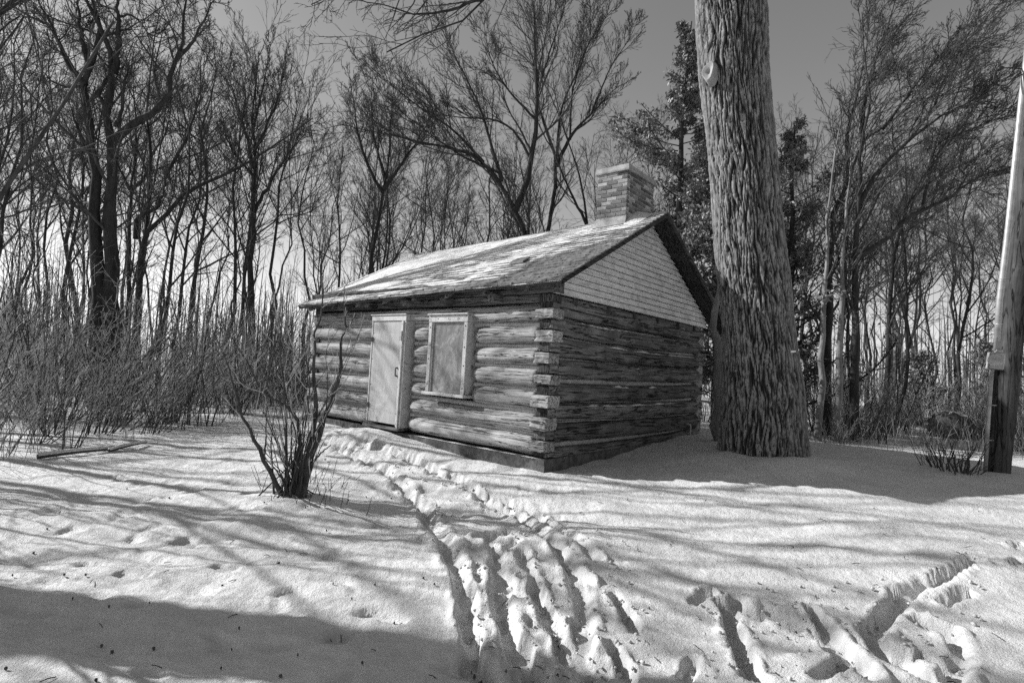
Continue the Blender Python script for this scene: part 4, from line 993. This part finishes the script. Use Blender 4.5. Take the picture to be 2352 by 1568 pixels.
tube_obj('service_wire', resample(wq([(1180, 425), (1110, 460), (1060, 525), (1030, 525), (1022, 500), (1030, 468)], pd - .13), 30), .009, MAT['wire'], None, 6, label='short black wire hooked below the looped one near the pole top', category='wire')
tube_obj('insulator', wq([(1008, 408), (1032, 400)], pd - .1), .03, MAT['wire'], None, 8, label='small dark insulator on the looping service wire', category='insulator')

# ------------------------------------------------------------------ the bush in front of the cabin
def bush_limb(pts, d, ra, rb): return ([at(490 + x * .332, 673.75 + y * .332, dd if dd else d) for (x, y, dd) in [(p + (None,))[:3] for p in pts]], ra, rb)
bD = ghit(668, 1150)[1]
bq = lambda pts: [at(490 + x * .332, 673.75 + y * .332, bD + (p_[0] if (p_ := p[2:]) else 0)) for p in pts for x, y in [p[:2]]]
bb = np.array(ghit(668, 1148)); bb[2] = ground_z(bb[0], bb[1]) - .05
rs0 = np.random.RandomState(70)
hero_tree('bush', 'many-stemmed bare bush standing in the snow before the cabin door', bb, [
    (bq([(590, 1420), (640, 1200, .05), (690, 1060, .1), (745, 950, .12), (780, 820, .15), (830, 690, .18), (880, 540, .2), (895, 508, .2)]), .062, .034, 0),
    (bq([(885, 520, .2), (880, 420, .2), (885, 310, .2), (930, 240, .2), (960, 190, .2), (990, 130, .2)]), .022, .007, .35), (bq([(928, 245, .2), (910, 180, .22), (905, 20, .25), (910, -40, .25)]), .013, .008, .2),
    (bq([(610, 1390), (660, 1120), (690, 960), (710, 760), (695, 600), (705, 300), (740, 180), (755, 0), (760, -120)]), .042, .008, .5),
    (bq([(560, 1450), (585, 1150), (595, 930), (545, 815), (400, 725), (330, 680), (270, 540), (220, 440), (150, 320), (60, 230)]), .032, .006, .6),
    (bq([(495, 1450), (400, 1250, -.1), (300, 1050, -.15), (200, 830, -.2), (130, 600, -.2), (70, 420, -.2), (10, 280, -.2)]), .030, .006, .5),
    (bq([(515, 1400), (505, 1100), (510, 900), (480, 600), (455, 240), (430, 100), (425, -120)]), .018, .005, .5),
    (bq([(540, 1390), (560, 1150, .1), (575, 1000, .1), (520, 800, .1), (470, 500, .1)]), .016, .005, .5),
    (bq([(420, 1410), (405, 1150), (400, 1050), (420, 850), (440, 700)]), .013, .004, .3), (bq([(355, 1150), (365, 900), (370, 740)]), .011, .006, .2),
    (bq([(590, 1400), (620, 1050, -.1), (650, 800, -.1), (670, 620, -.1), (630, 360, -.1), (640, 100, -.1)]), .014, .005, .5),
    (bq([(640, 1370), (700, 1100, .1), (770, 900, .1), (790, 600, .1), (780, 400, .1), (860, 250, .1)]), .012, .004, .4), (bq([(680, 1180), (760, 1090), (815, 1045)]), .014, .009, 0),
    (bq([(630, 1400, -.1), (690, 1180, -.15), (730, 1090, -.2), (775, 1000, -.2)]), .012, .006, .1), (bq([(540, 1430), (470, 1250, -.1), (400, 1210, -.1), (320, 1240, -.1)]), .010, .004, .2),
    (bq([(560, 1400), (540, 1100, .2), (540, 850, .2), (560, 600, .2), (600, 400, .2), (620, 200, .2)]), .012, .004, .5), (bq([(600, 1400), (640, 1150, .2), (660, 950, .2), (660, 740, .2)]), .012, .004, .3),
] + [([bb + np.array([rs0.normal() * .10, rs0.normal() * .08, 0])] + [bb + np.array([dx * t ** 1.2 + rs0.normal() * .03, rs0.normal() * .05, hh * t]) for t in (.35, .7, 1.0)], rs0.uniform(.006, .011), .004, .35) for dx, hh in [(rs0.uniform(-.75, .65), rs0.uniform(.7, 1.9)) for _ in range(20)]], 71, dens=.55, nb=9, ntw=3, ntt=2, rmin=.003, up=.12, lmax2=.8, len2=(.2, .4), bark='stem_dark', cat='bush', l3=(.3, .6), twig='shrub', rs=1.0)

# ------------------------------------------------------------------ shrubs of the thicket
def shrub_proto(name, seed, H, nst, spread, lean=(0, 0), ntw=6, rmin=.0032, mat='shrub', stem_r=.012, pos=.25, curve=.05):
    rng = np.random.RandomState(seed)
    n = 7; B = nst
    a = rng.rand(B) * 2 * math.pi; p0 = np.stack([np.cos(a) * pos * rng.rand(B), np.sin(a) * pos * rng.rand(B), np.full(B, -.06)], 1)
    d = nrm(np.stack([np.cos(a) * spread * rng.rand(B) + lean[0], np.sin(a) * spread * rng.rand(B) + lean[1], np.ones(B)], 1))
    L = H * rng.uniform(.45, 1.05, B); P = np.empty((B, n, 3)); P[:, 0] = p0
    for q in range(1, n): d = nrm(d + rng.normal(size=d.shape) * .13 + np.array([lean[0] * curve, lean[1] * curve, .03])); P[:, q] = P[:, q - 1] + d * (L / (n - 1))[:, None]
    Rr = (stem_r * rng.uniform(.5, 1.3, B))[:, None] * np.linspace(1, .35, n)[None]
    b = spawn(rng, P, Rr, ntw, .25, .98, (.35, .9), (.2, .42), 5, .14, (lean[0] * .05, 0, .09), .6, rmin)
    c = spawn(rng, b[0], b[1], 3, .15, .98, (.4, .9), (.35, .7), 4, .16, (0, 0, .06), .7, rmin * .85)
    t = thing(name, 'x', 'shrub', (0, -500, 0))
    V, F = merge([tubes_vf(P, Rr, 4)]); link('stems', mesh_np('stems', V, F), MAT['stem_dark' if mat == 'shrub' else mat], t)
    V, F = merge([tubes_vf(*b, 3), tubes_vf(*c, 3)]); link('crown', mesh_np('crown', V, F), MAT[mat], t)
    return t
class Pool:
    """hands out the prototypes themselves first, then copies"""
    def __init__(self, protos): self.p = protos; self.used = [False] * len(protos)
    def put(self, i, loc, rz, sc, label, group):
        r = self.p[i]
        if not self.used[i]:
            self.used[i] = True; r.location = loc; r.rotation_euler = (0, 0, rz); r.scale = (sc,) * 3; r['label'] = label; r['group'] = group; return r
        return copy_tree(r, loc, rz, sc, label, group)
def zone(u):
    for hi, z in ((240, 'left of the double-stemmed tree'), (430, 'just right of the double-stemmed tree'), (580, 'left of the upright tree'), (860, 'beside the far roof end'), (1050, 'above the far end of the roof'), (1250, 'above the middle of the roof'), (1420, 'beside the chimney'), (1700, 'behind the evergreens'), (1900, 'right of the thick trunk'), (2080, 'among the swept trees'), (2280, 'left of the utility pole')):
        if u < hi: return z
    return 'beyond the utility pole'
ORD = 'first second third fourth fifth sixth seventh eighth ninth tenth eleventh twelfth thirteenth fourteenth fifteenth sixteenth seventeenth eighteenth nineteenth twentieth'.split()
def ordered(pts):
    """scatter points with 'second from the left, <zone>' wording, counted inside each zone"""
    out = []; zs = {}
    for p in pts: zs.setdefault(zone(p[2]), []).append(p)
    for z, ps in zs.items():
        ps.sort(key=lambda p: p[2])
        for i, p in enumerate(ps): out.append((*p, (ORD[i] + ' from the left' if len(ps) > 1 else 'the only one'), z))
    return out
def clear_mound(p, u, d): return not (2115 < u < 2250 and d < 15.5)
shr = Pool([shrub_proto('thicket_shrub', 80 + i, h, ns, sp, lean) for i, (h, ns, sp, lean) in enumerate([(2.9, 13, .55, (.5, 0)), (2.5, 15, .6, (.35, 0)), (3.4, 11, .5, (.2, 0)), (1.9, 18, .8, (.1, 0)), (3.9, 9, .35, (.15, 0)), (1.4, 20, .9, (.1, 0))])])
rs = np.random.RandomState(90)
def scatter(n, u0, u1, d0, d1, mind, rng, tries=4000, keep=None):
    pts = []
    for _ in range(tries):
        if len(pts) >= n: break
        d = math.sqrt(rng.uniform(d0 ** 2, d1 ** 2)); u = rng.uniform(u0, u1); p = at(u, 850, d)
        if keep and not keep(p, u, d): continue
        if all((p[0] - q[0]) ** 2 + (p[1] - q[1]) ** 2 > mind ** 2 for q in pts): pts.append((p[0], p[1], u, d))
    return pts
def outside_cabin(p, m=.7):
    dx, dy = p[0] - CX, p[1] - CY; lx = ca_ * dx - sa_ * dy; ly = sa_ * dx + ca_ * dy
    return not (-CL - m < lx < m and -m - .3 < ly < CW + m)
_e = [ghit(-60, 1075), ghit(440, 992), ghit(700, 930)]
def left_ok(p, u, d):
    # the clearing edge runs from (0,1080) to (560,960) in the picture
    e0, e1, e2 = _e
    line = np.interp(p[0], [e0[0] - 6, e0[0], e1[0], e2[0]], [e0[1] - 1.2, e0[1], e1[1], e2[1] + 1.0])
    return p[1] > line and outside_cabin(p)
for (x, y, u, d, nth, zn) in ordered(scatter(22, -90, 640, 6.4, 10.5, .75, rs, keep=left_ok)):
    shr.put(rs.choice([0, 0, 1, 1, 2, 3, 4]), (x, y, ground_z(x, y)), rs.uniform(-1.1, 1.1), rs.uniform(.45, 1.2), 'sunlit front shrub, ' + nth + ', ' + zn, 'shrubs at the front of the thicket')
for (x, y, u, d) in scatter(30, -90, 720, 10.5, 17, 1.0, rs, keep=left_ok):
    shr.put(rs.choice([0, 1, 2, 3, 4, 4]), (x, y, ground_z(x, y)), rs.uniform(-.7, .7), rs.uniform(.85, 1.35), 'leafless shrub deep in the thicket, ' + zone(u), 'shrubs deep in the thicket, ' + zone(u))
for (x, y, u, d) in scatter(16, 480, 760, 12.5, 19, .9, rs, keep=lambda p, u, d: outside_cabin(p, 1.0)):
    shr.put(rs.choice([2, 3, 4]), (x, y, ground_z(x, y)), rs.uniform(-2, 2), rs.uniform(.8, 1.1), 'leafless shrub beyond the far corner of the cabin', 'shrubs beyond the far corner')
for (x, y, u, d) in scatter(34, 1860, 2500, 11.5, 20, .9, rs, keep=clear_mound):
    shr.put(rs.choice([1, 2, 3, 3, 5]), (x, y, ground_z(x, y)), rs.uniform(-2, 2), rs.uniform(.6, 1.0), 'tangled shrub in the undergrowth, ' + zone(u), 'shrubs in the right undergrowth, ' + zone(u))
for (x, y, u, d) in scatter(34, 1640, 2550, 19, 32, 1.3, rs):
    shr.put(rs.choice([1, 2, 3, 4]), (x, y, ground_z(x, y)), rs.uniform(-3, 3), rs.uniform(.9, 1.5), 'far shrub at the back of the right woods, ' + zone(u), 'far shrubs of the right woods, ' + zone(u))
for (x, y, u, d) in scatter(34, -150, 900, 18, 32, 1.4, rs, keep=lambda p, u, d: outside_cabin(p, 1.0)):
    shr.put(rs.choice([1, 2, 3, 4]), (x, y, ground_z(x, y)), rs.uniform(-3, 3), rs.uniform(.9, 1.5), 'far shrub at the back of the woods, ' + zone(u), 'far shrubs of the left woods, ' + zone(u))
for (x, y, u, d) in scatter(10, 1500, 1860, 14, 24, 1.2, rs, keep=lambda p, u, d: outside_cabin(p, 1.0)):
    shr.put(rs.choice([2, 3, 5]), (x, y, ground_z(x, y)), rs.uniform(-2, 2), rs.uniform(.7, 1.0), 'leafless shrub behind the cabin corner and the thick tree', 'shrubs behind the thick tree')
sap = Pool([shrub_proto('sapling', 110 + i, h, ns, .18, (.06, 0), 10, .0045, 'stem_dark', .022, .25, .01) for i, (h, ns) in enumerate([(4.6, 2), (5.4, 3), (3.8, 3), (6.0, 1)])])
for o in sap.p: o['category'] = 'sapling'
for (x, y, u, d) in scatter(36, -60, 720, 9.0, 18, .8, rs, keep=left_ok):
    sap.put(rs.randint(4), (x, y, ground_z(x, y)), rs.uniform(-3, 3), rs.uniform(.7, 1.15), 'thin upright sapling rising out of the thicket, ' + zone(u), 'saplings in the left thicket, ' + zone(u))
for (x, y, u, d) in scatter(18, 1860, 2450, 12, 20, .9, rs, keep=clear_mound):
    sap.put(rs.randint(4), (x, y, ground_z(x, y)), rs.uniform(-3, 3), rs.uniform(.6, 1.0), 'thin sapling in the right undergrowth, ' + zone(u), 'saplings in the right undergrowth, ' + zone(u))
# stubby dark shrubs in the snow right of the thick tree
stb = Pool([shrub_proto('stubby_shrub', 97, .75, 26, .9, (0, 0), 3, .004, 'stem_dark', .013, .38)])
for (u, v, s_, lab) in ((1935, 1010, 1.0, 'dark stubby shrub poking from the snow right of the thick tree'), (1990, 1008, .8, 'second dark stubby shrub in the snow, nearer the dark mound'), (2205, 1085, .75, 'low bare sprigs in the snow left of the pole foot'), (2160, 1072, .6, 'thin curved sprigs in the snow, further left of the pole')):
    p = ghit(u, v); stb.put(0, (p[0], p[1], ground_z(p[0], p[1])), u * .37, s_, lab, 'stubby shrubs on the right')
# unidentified dark shape built as a mound with snow on it, brush piled over
lp = ghit(2180, 1005); d_ = lp[1] + .2; lc = at(2183, 978, d_); lc[2] = ground_z(lc[0], lc[1]) + .30
log = thing('dark_mound', 'dark rounded mound capped with snow and brush, left of the pole', 'mound', (lc[0], lc[1], lc[2] - .3))
def blob(name, rx, ry, rz_b, off_, amp, mat, zmin=-9.0, seed=0.0):
    nu_, nv_ = 44, 24; U_, W2 = np.meshgrid(np.arange(nu_) / nu_ * 2 * math.pi, np.linspace(.02, math.pi - .02, nv_))
    d3 = np.stack([np.sin(W2) * np.cos(U_), np.sin(W2) * np.sin(U_), np.cos(W2)], -1)
    f = 1 + amp * fbm(d3[..., 0] * 2.4 + seed, d3[..., 1] * 2.4, d3[..., 2] * 2.4, 4)
    V = d3 * f[..., None] * np.array([rx, ry, rz_b]) + np.array(off_); F = grid_faces(nu_, nv_, True)
    if zmin > -5: F = F[V.reshape(-1, 3)[F[:, 0], 2] > zmin]
    me = mesh_np(name, V.reshape(-1, 3), F); fix_normals(me); return link(name, me, mat, log)
blob('mound', .52, .5, .44, (0, 0, .22), .35, MAT['stem_dark'], seed=2.0)
blob('snow_cover', .53, .51, .45, (.10, .14, .25), .32, MAT['snow'], .46, 2.0)
brp = Pool([shrub_proto('brush_pile', 98, 1.5, 60, 1.6, (-.6, 0), 4, .0045, 'shrub', .012, .6)])
for (x, y, s_, lab) in ((lc[0] + .9, lc[1] + .2, .9, 'snow-dusted brush heaped over the dark mound'), (lc[0] + 2.0, lc[1] + .5, 1.0, 'brush heap just behind the foot of the pole'), (lc[0] - 1.2, lc[1] + 1.4, .8, 'brush heap left of the dark mound')):
    brp.put(0, (x, y, ground_z(x, y)), lc[0] * s_, s_, lab, 'brush heaps')
# snow-covered sticks on the ground at the left
for i, (u0, v0, u1, v1, r_, lab) in enumerate(((85, 1060, 260, 1035, .032, 'snow-capped fallen stick at the foot of the thicket'), (250, 1041, 335, 1022, .024, 'short snow-capped stick beside the longer one'))):
    p, q_ = ghit(u0, v0), ghit(u1, v1); p[2] = ground_z(p[0], p[1]) + .03; q_[2] = ground_z(q_[0], q_[1]) + .03; base = p.copy()
    st = thing('fallen_stick', lab, 'stick', tuple(base)); P = resample([p - base, (p + q_) / 2 - base + np.array([0, 0, .01]), q_ - base], 14)
    tube_obj('bark', P, np.linspace(r_, r_ * .6, 14), MAT['stem_dark'], st, 8); tube_obj('snow_cap', P + np.array([0, 0, r_ * .75]), np.linspace(r_ * 1.0, r_ * .7, 14), MAT['snow'], st, 8)

# ------------------------------------------------------------------ the woods
G_L, G_B, G_R = 'bare trees of the woods on the left', 'bare trees behind the cabin', 'bare trees of the woods on the right'
tp = []
for i in range(12):
    r = np.random.RandomState(200 + i); H = 10.0
    tp.append(make_generic('bare_tree', 'x', 'x', 210 + i, H=H, r0=r.uniform(.042, .078), nl=r.choice([10, 12, 14]), spread=(.4, .85 + .15 * (i % 3)), up=r.uniform(.03, .11), nb=6, ntw=6, ntt=3, bare=r.uniform(.3, .5), rmin=.0045, limb_len=(.24, .46)))
woods = Pool(tp)
rw = np.random.RandomState(300)
def plant(n, u0, u1, d0, d1, mind, hlo, hhi, label, group, keep=None):
    far = 'distant' in label
    pts = scatter(n, u0, u1, d0, d1, mind, rw, keep=keep)
    for (x, y, u, d, nth, zn) in ordered(pts):
        H = rw.uniform(hlo, hhi) * d + 1.65
        woods.put(rw.randint(12), (x, y, ground_z(x, y)), rw.uniform(0, 6.28), H / 10.0, label + ', ' + (zn if far else nth + ', ' + zn), group + (', ' + zn if far else ''))
sky_gap = lambda p, u, d: True
plant(20, -150, 700, 14, 24, 1.6, .48, .66, 'slim bare tree', G_L)
plant(30, -250, 860, 24, 42, 1.9, .34, .5, 'distant bare tree in the woods', G_L + ', far')
plant(16, 790, 1500, 20, 28, 1.8, .28, .48, 'bare crown behind the cabin', G_B)
plant(18, 720, 1620, 28, 45, 2.0, .26, .42, 'distant bare tree crown behind the cabin', G_B + ', far')
plant(18, 1800, 2500, 15, 24, 1.3, .32, .52, 'slim bare tree', G_R)
plant(38, 1640, 2600, 22, 45, 1.6, .26, .46, 'distant bare tree of the right woods', G_R + ', far')
for k in range(34):  # unseen trees added behind the viewer so less sky light reaches the snow
    a_ = rw.uniform(-2.95, .15); d = rw.uniform(9, 24); x, y = math.cos(a_) * d, math.sin(a_) * d
    if x < -4 and y > -3: continue
    woods.put(rw.randint(12), (x, y, ground_z(x, y)), rw.uniform(0, 6.28), rw.uniform(1.1, 1.7), 'unseen bare tree added behind the viewer to screen off sky light', 'unseen bare trees added behind the viewer')
# far woods that read as one mass
rf = np.random.RandomState(310); NB = 800
ang = rf.uniform(-.98, .98, NB); d = rf.uniform(45, 120, NB); x = np.tan(ang * .86) * d; y = d
H = rf.uniform(.07, .2, NB) * d + 1.5; n = 5; t = np.linspace(0, 1, n)
P = np.stack([x[:, None] + np.cumsum(rf.normal(size=(NB, n)) * .02, 1) * H[:, None] * .6, np.repeat(y[:, None], n, 1), .2 + t[None] * H[:, None]], -1)
Rr = (rf.uniform(.05, .16, NB))[:, None] * (1 - .85 * t[None])
b1 = spawn(rf, P, Rr, 6, .15, .98, (.4, .9), (.12, .3), 3, .1, (0, 0, .1), .5, .012)
b2 = spawn(rf, b1[0], b1[1], 2, .2, .95, (.4, .9), (.4, .7), 3, .1, (0, 0, .1), .5, .010)
V, F = merge([tubes_vf(P, Rr, 3), tubes_vf(*b1, 3), tubes_vf(*b2, 3)])
link('far_woods', mesh_np('far_woods', V, F), MAT['twig'], None, kind='stuff', label='far-off bare woods closing the view all round', category='woods')

# ------------------------------------------------------------------ cedars
def cedar(name, label, base, H, seed, wide=1.5, nfr=16000, zmin=.06):
    rng = np.random.RandomState(seed); t = thing(name, label, 'tree', tuple(base))
    n = 14; z = np.linspace(0, 1, n); P0 = np.stack([np.cumsum(rng.normal(size=n)) * .03, np.cumsum(rng.normal(size=n)) * .03, z * H], 1)[None]; R0_ = (.16 * (1 - .9 * z))[None]
    nb_ = 120; b = spawn(rng, P0, R0_, nb_, zmin, .98, (1.0, 1.5), (.5, .8), 7, .10, (0, 0, .07), .28, .012)
    # branch length follows the crown outline
    Lw = wide * (1 - (b[0][:, 0, 2] / H) ** 1.6) * rng.uniform(.3, 1.15, nb_) * (.75 + .5 * np.sin(b[0][:, 0, 2] * 2.1 + seed)) + .25; cur = plen(b[0]); b = (b[0][:, :1] + (b[0] - b[0][:, :1]) * (Lw / cur)[:, None, None], b[1])
    c = spawn(rng, b[0], b[1], 8, .25, .98, (.4, 1.0), (.3, .5), 4, .15, (0, 0, -.03), .6, .005)
    link('trunk', build_tree_mesh('trunk', [(P0, R0_), b, c], (9, 5, 3)), MAT['bark'], t)
    # flat sprays of scale leaves along the twigs
    allP = np.concatenate([c[0].reshape(-1, 3), b[0][:, 3:].reshape(-1, 3)]); wgt = np.clip(.5 + noise3(allP[:, 0] * 1.1 + seed, allP[:, 1] * 1.1, allP[:, 2] * 1.3) * 1.6, .02, 1); idx = rng.choice(len(allP), size=nfr, p=wgt / wgt.sum())
    p = allP[idx] + rng.normal(size=(nfr, 3)) * np.array([.06, .06, .05]); d1 = nrm(rng.normal(size=(nfr, 3)) + np.array([0, 0, -.35])); d2 = nrm(np.cross(d1, rng.normal(size=(nfr, 3))))
    L = rng.uniform(.05, .15, nfr)[:, None]; w_ = L * rng.uniform(.12, .26, nfr)[:, None]
    V = np.stack([p, p + d1 * L * .45 + d2 * w_, p + d1 * L, p + d1 * L * .5 - d2 * w_], 1).reshape(-1, 3); F = np.arange(nfr * 4).reshape(-1, 4)
    link('crown', mesh_np('crown', V, F, False), MAT['cedar'], t)
    return t
for (u, d, topv, sd, wd, nf, lab) in ((1540, 14.5, 30, 401, 3.0, 42000, 'tall dark evergreen between the chimney and the thick trunk'), (1650, 15.5, 120, 402, 2.6, 26000, 'evergreen half hidden behind the thick trunk'), (1812, 15.0, 270, 403, 2.4, 17000, 'dark evergreen showing at the right side of the thick trunk')):
    b = foot(at(u, 850, d), .1); tp_ = at(u, topv, d); cedar('cedar', lab, b, tp_[2] - b[2], sd, wd, nf)
for i, (u, d, h, lab) in enumerate(((2110, 19, 2.6, 'young evergreen low in the right undergrowth, left of the dark mound'), (2270, 21, 3.2, 'young evergreen in the right undergrowth behind the pole'), (2400, 18, 3.0, 'young evergreen at the right edge of the undergrowth'))):
    b = foot(at(u, 850, d), .05); cedar('young_cedar', lab, b, h, 410 + i, 1.5, 5000, .05)

# ------------------------------------------------------------------ trees standing left of the frame: they throw the shadow stripes
off = [(-8.3, 4.72, .50, 11, 501), (-10.2, 7.9, .10, 9, 508), (-12.5, 9.4, .09, 10, 509), (-9.6, 6.9, .07, 8, 510), (-13.5, 7.9, .13, 10, 502), (-10.5, 9.6, .10, 9, 503), (-15, 6.4, .12, 11, 504), (-12, 3.6, .09, 9, 505), (-16.5, 9.5, .12, 11, 506), (-13.5, 11.5, .12, 10, 507)]
for i, (x, y, r_, H, sd) in enumerate(off):
    rng = np.random.RandomState(sd); b = np.array([x, y, ground_z(x, y) - .2])
    pts = [b] + [b + np.array([rng.normal() * .1, rng.normal() * .1, 0]) + np.array([0, 0, H * t]) for t in (.25, .5, .75, 1)]
    lim = [(pts, r_, r_ * .35, .9)]
    for k in range(5):
        s_ = pts[2] + (pts[4] - pts[2]) * (k / 5); a = rng.uniform(0, 6.28); e = s_ + np.array([math.cos(a) * 2.2, math.sin(a) * 2.2, 1.8])
        lim.append(([s_, (s_ + e) / 2 + np.array([0, 0, .15]), e, e + np.array([math.cos(a), math.sin(a), 1.5])], r_ * .35, .03, .7))
    hero_tree('bare_tree', ['thick bare tree beyond the left edge of the view', 'bare tree beyond the left edge, second row', 'slim bare tree beyond the left edge by the thicket', 'bare tree further beyond the left edge', 'slim bare tree beside the thick one beyond the left edge', 'bare tree behind the thicket beyond the left edge', 'bare tree in the left woods outside the view', 'bare tree nearest the thicket beyond the left edge', 'leafless tree in the farthest row beyond the left edge', 'young bare tree beyond the left edge'][i], b, lim, sd + 50, dens=.45, nb=8, ntw=4, ntt=2, lmax2=1.8, rs=1.0)

ro = np.random.RandomState(520); k = 0
while k < 24:
    y = ro.uniform(2.6, 9.0); x = -1.02 * y - ro.uniform(.8, 6.0)
    if x < -13: continue
    sap.put(ro.randint(4), (x, y, ground_z(x, y)), ro.uniform(-3, 3), ro.uniform(.9, 1.5), 'thin sapling standing beyond the left edge of the view', 'saplings beyond the left edge'); k += 1
# ------------------------------------------------------------------ dry weeds, litter
rgz = np.random.RandomState(600)
def stems(n, fn, h0, h1, r, wob=.12):
    pts = [fn() for _ in range(n)]; base = np.array([(x, y, ground_z(x, y) - .03) for x, y in pts]); B = len(base); m = 4
    d = nrm(rgz.normal(size=(B, 3)) * .22 + np.array([.05, 0, 1])); L = rgz.uniform(h0, h1, B); P = np.empty((B, m, 3)); P[:, 0] = base
    for q in range(1, m): d = nrm(d + rgz.normal(size=d.shape) * wob); P[:, q] = P[:, q - 1] + d * (L / (m - 1))[:, None]
    return P, np.full((B, m), r) * np.linspace(1, .5, m)[None]
def left_pt():
    while True:
        d = math.sqrt(rgz.uniform(6.0 ** 2, 17 ** 2)); u = rgz.uniform(-200, 640); p = at(u, 850, d)
        if left_ok(p, u, d): return p[0], p[1]
def right_pt():
    d = math.sqrt(rgz.uniform(11.0 ** 2, 22 ** 2)); p = at(rgz.uniform(1640, 2450), 850, d); return p[0], p[1]
def mid_pt():
    while True:
        d = math.sqrt(rgz.uniform(11 ** 2, 20 ** 2)); p = at(rgz.uniform(500, 740), 850, d)
        if outside_cabin(p, .8): return p[0], p[1]
a = stems(1500, left_pt, .3, 1.1, .0042); a2 = spawn(rgz, a[0], a[1], 2, .3, .95, (.3, .8), (.3, .5), 3, .1, (0, 0, .05), .7, .003)
V, F = merge([tubes_vf(*a, 3), tubes_vf(*a2, 3)]); link('dry_weeds', mesh_np('dry_weeds', V, F), MAT['grass'], None, kind='stuff', label='dry weed stalks standing in the snow of the left thicket', category='weeds')
a = stems(1800, right_pt, .2, .9, .005); b = stems(800, mid_pt, .3, .9, .005); a2 = spawn(rgz, a[0], a[1], 2, .3, .95, (.3, .8), (.3, .5), 3, .1, (0, 0, .05), .7, .004)
V, F = merge([tubes_vf(*a, 3), tubes_vf(*b, 3), tubes_vf(*a2, 3)]); link('dry_grass', mesh_np('dry_grass', V, F), MAT['grass'], None, kind='stuff', label='dry grass and stalks under the trees behind and right of the cabin', category='grass')
def bush_pt():
    while True:
        u, v = rgz.normal(690, 55), rgz.normal(1135, 22); p = ghit(u, v)
        return p[0], p[1]
a = stems(70, bush_pt, .08, .32, .004); V, F = merge([tubes_vf(*a, 4)]); link('weed_stubble', mesh_np('weed_stubble', V, F), MAT['stem_dark'], None, kind='stuff', label='short dry stubble poking from the snow round the bush', category='weeds')
# twigs, seed husks and curled leaves on the snow
Vs = []; Fs = []
for i in range(170):
    u, v = rgz.uniform(0, 2352), 1568 - 480 * rgz.rand() ** 1.2; p = ghit(u, v); p[2] = ground_z(p[0], p[1]) + .006
    if rgz.rand() < .45:
        a_ = rgz.uniform(0, 6.28); L = rgz.uniform(.02, .07); e = p + np.array([math.cos(a_) * L, math.sin(a_) * L, rgz.uniform(0, .02)]); Vs.append(tubes_vf(np.stack([p, (p + e) / 2 + np.array([0, 0, .004]), e])[None], np.full((1, 3), .0028), 4))
    else:
        k = 8; a_ = np.arange(k) / k * 2 * math.pi; r_ = rgz.uniform(.004, .009); ring = p + np.stack([np.cos(a_) * r_ * rgz.uniform(.6, 1.4), np.sin(a_) * r_, .006 * np.sin(a_ * 2)], 1); V = np.concatenate([ring, ring * .0 + p + (ring - p) * .5 + np.array([0, 0, .010]), ring * 0 + p + (ring - p) * .05 + np.array([0, 0, .012])]); Vs.append((V, grid_faces(k, 3, True)))
V, F = merge(Vs); link('leaf_litter', mesh_np('leaf_litter', V, F), MAT['litter'], None, kind='stuff', label='twig bits and husks strewn over the snow', category='litter')
# crumbs of snow thrown out of the tracks
Vs = []
ico = np.array([(0, 0, 1), (.9, 0, .3), (.28, .85, .3), (-.72, .52, .3), (-.72, -.52, .3), (.28, -.85, .3), (0, 0, -.6)]); icf = np.array([[0, 1, 2], [0, 2, 3], [0, 3, 4], [0, 4, 5], [0, 5, 1], [6, 2, 1], [6, 3, 2], [6, 4, 3], [6, 5, 4], [6, 1, 5]])
for i in range(420):
    c = rgz.rand()
    if c < .55: u, v = rgz.uniform(1040, 1480), rgz.uniform(1230, 1568)
    elif c < .85: u, v = rgz.uniform(1580, 2260), rgz.uniform(1320, 1568)
    else:
        t = rgz.rand(); u, v = 780 + 480 * t + rgz.normal() * 40, 1030 + 180 * t + rgz.normal() * 16
    p = ghit(u, v); r_ = rgz.uniform(.006, .02) * (1 if c < .85 else 1.4); p[2] = ground_z(p[0], p[1]) + r_ * .3
    Vs.append((p + ico * r_ * rgz.uniform(.6, 1.3, size=(7, 3)), icf))
V, F = merge(Vs); link('snow_crumbs', mesh_np('snow_crumbs', V, F), MAT['snow'], None, kind='stuff', label='crumbs of snow thrown out beside the tracks', category='snow')
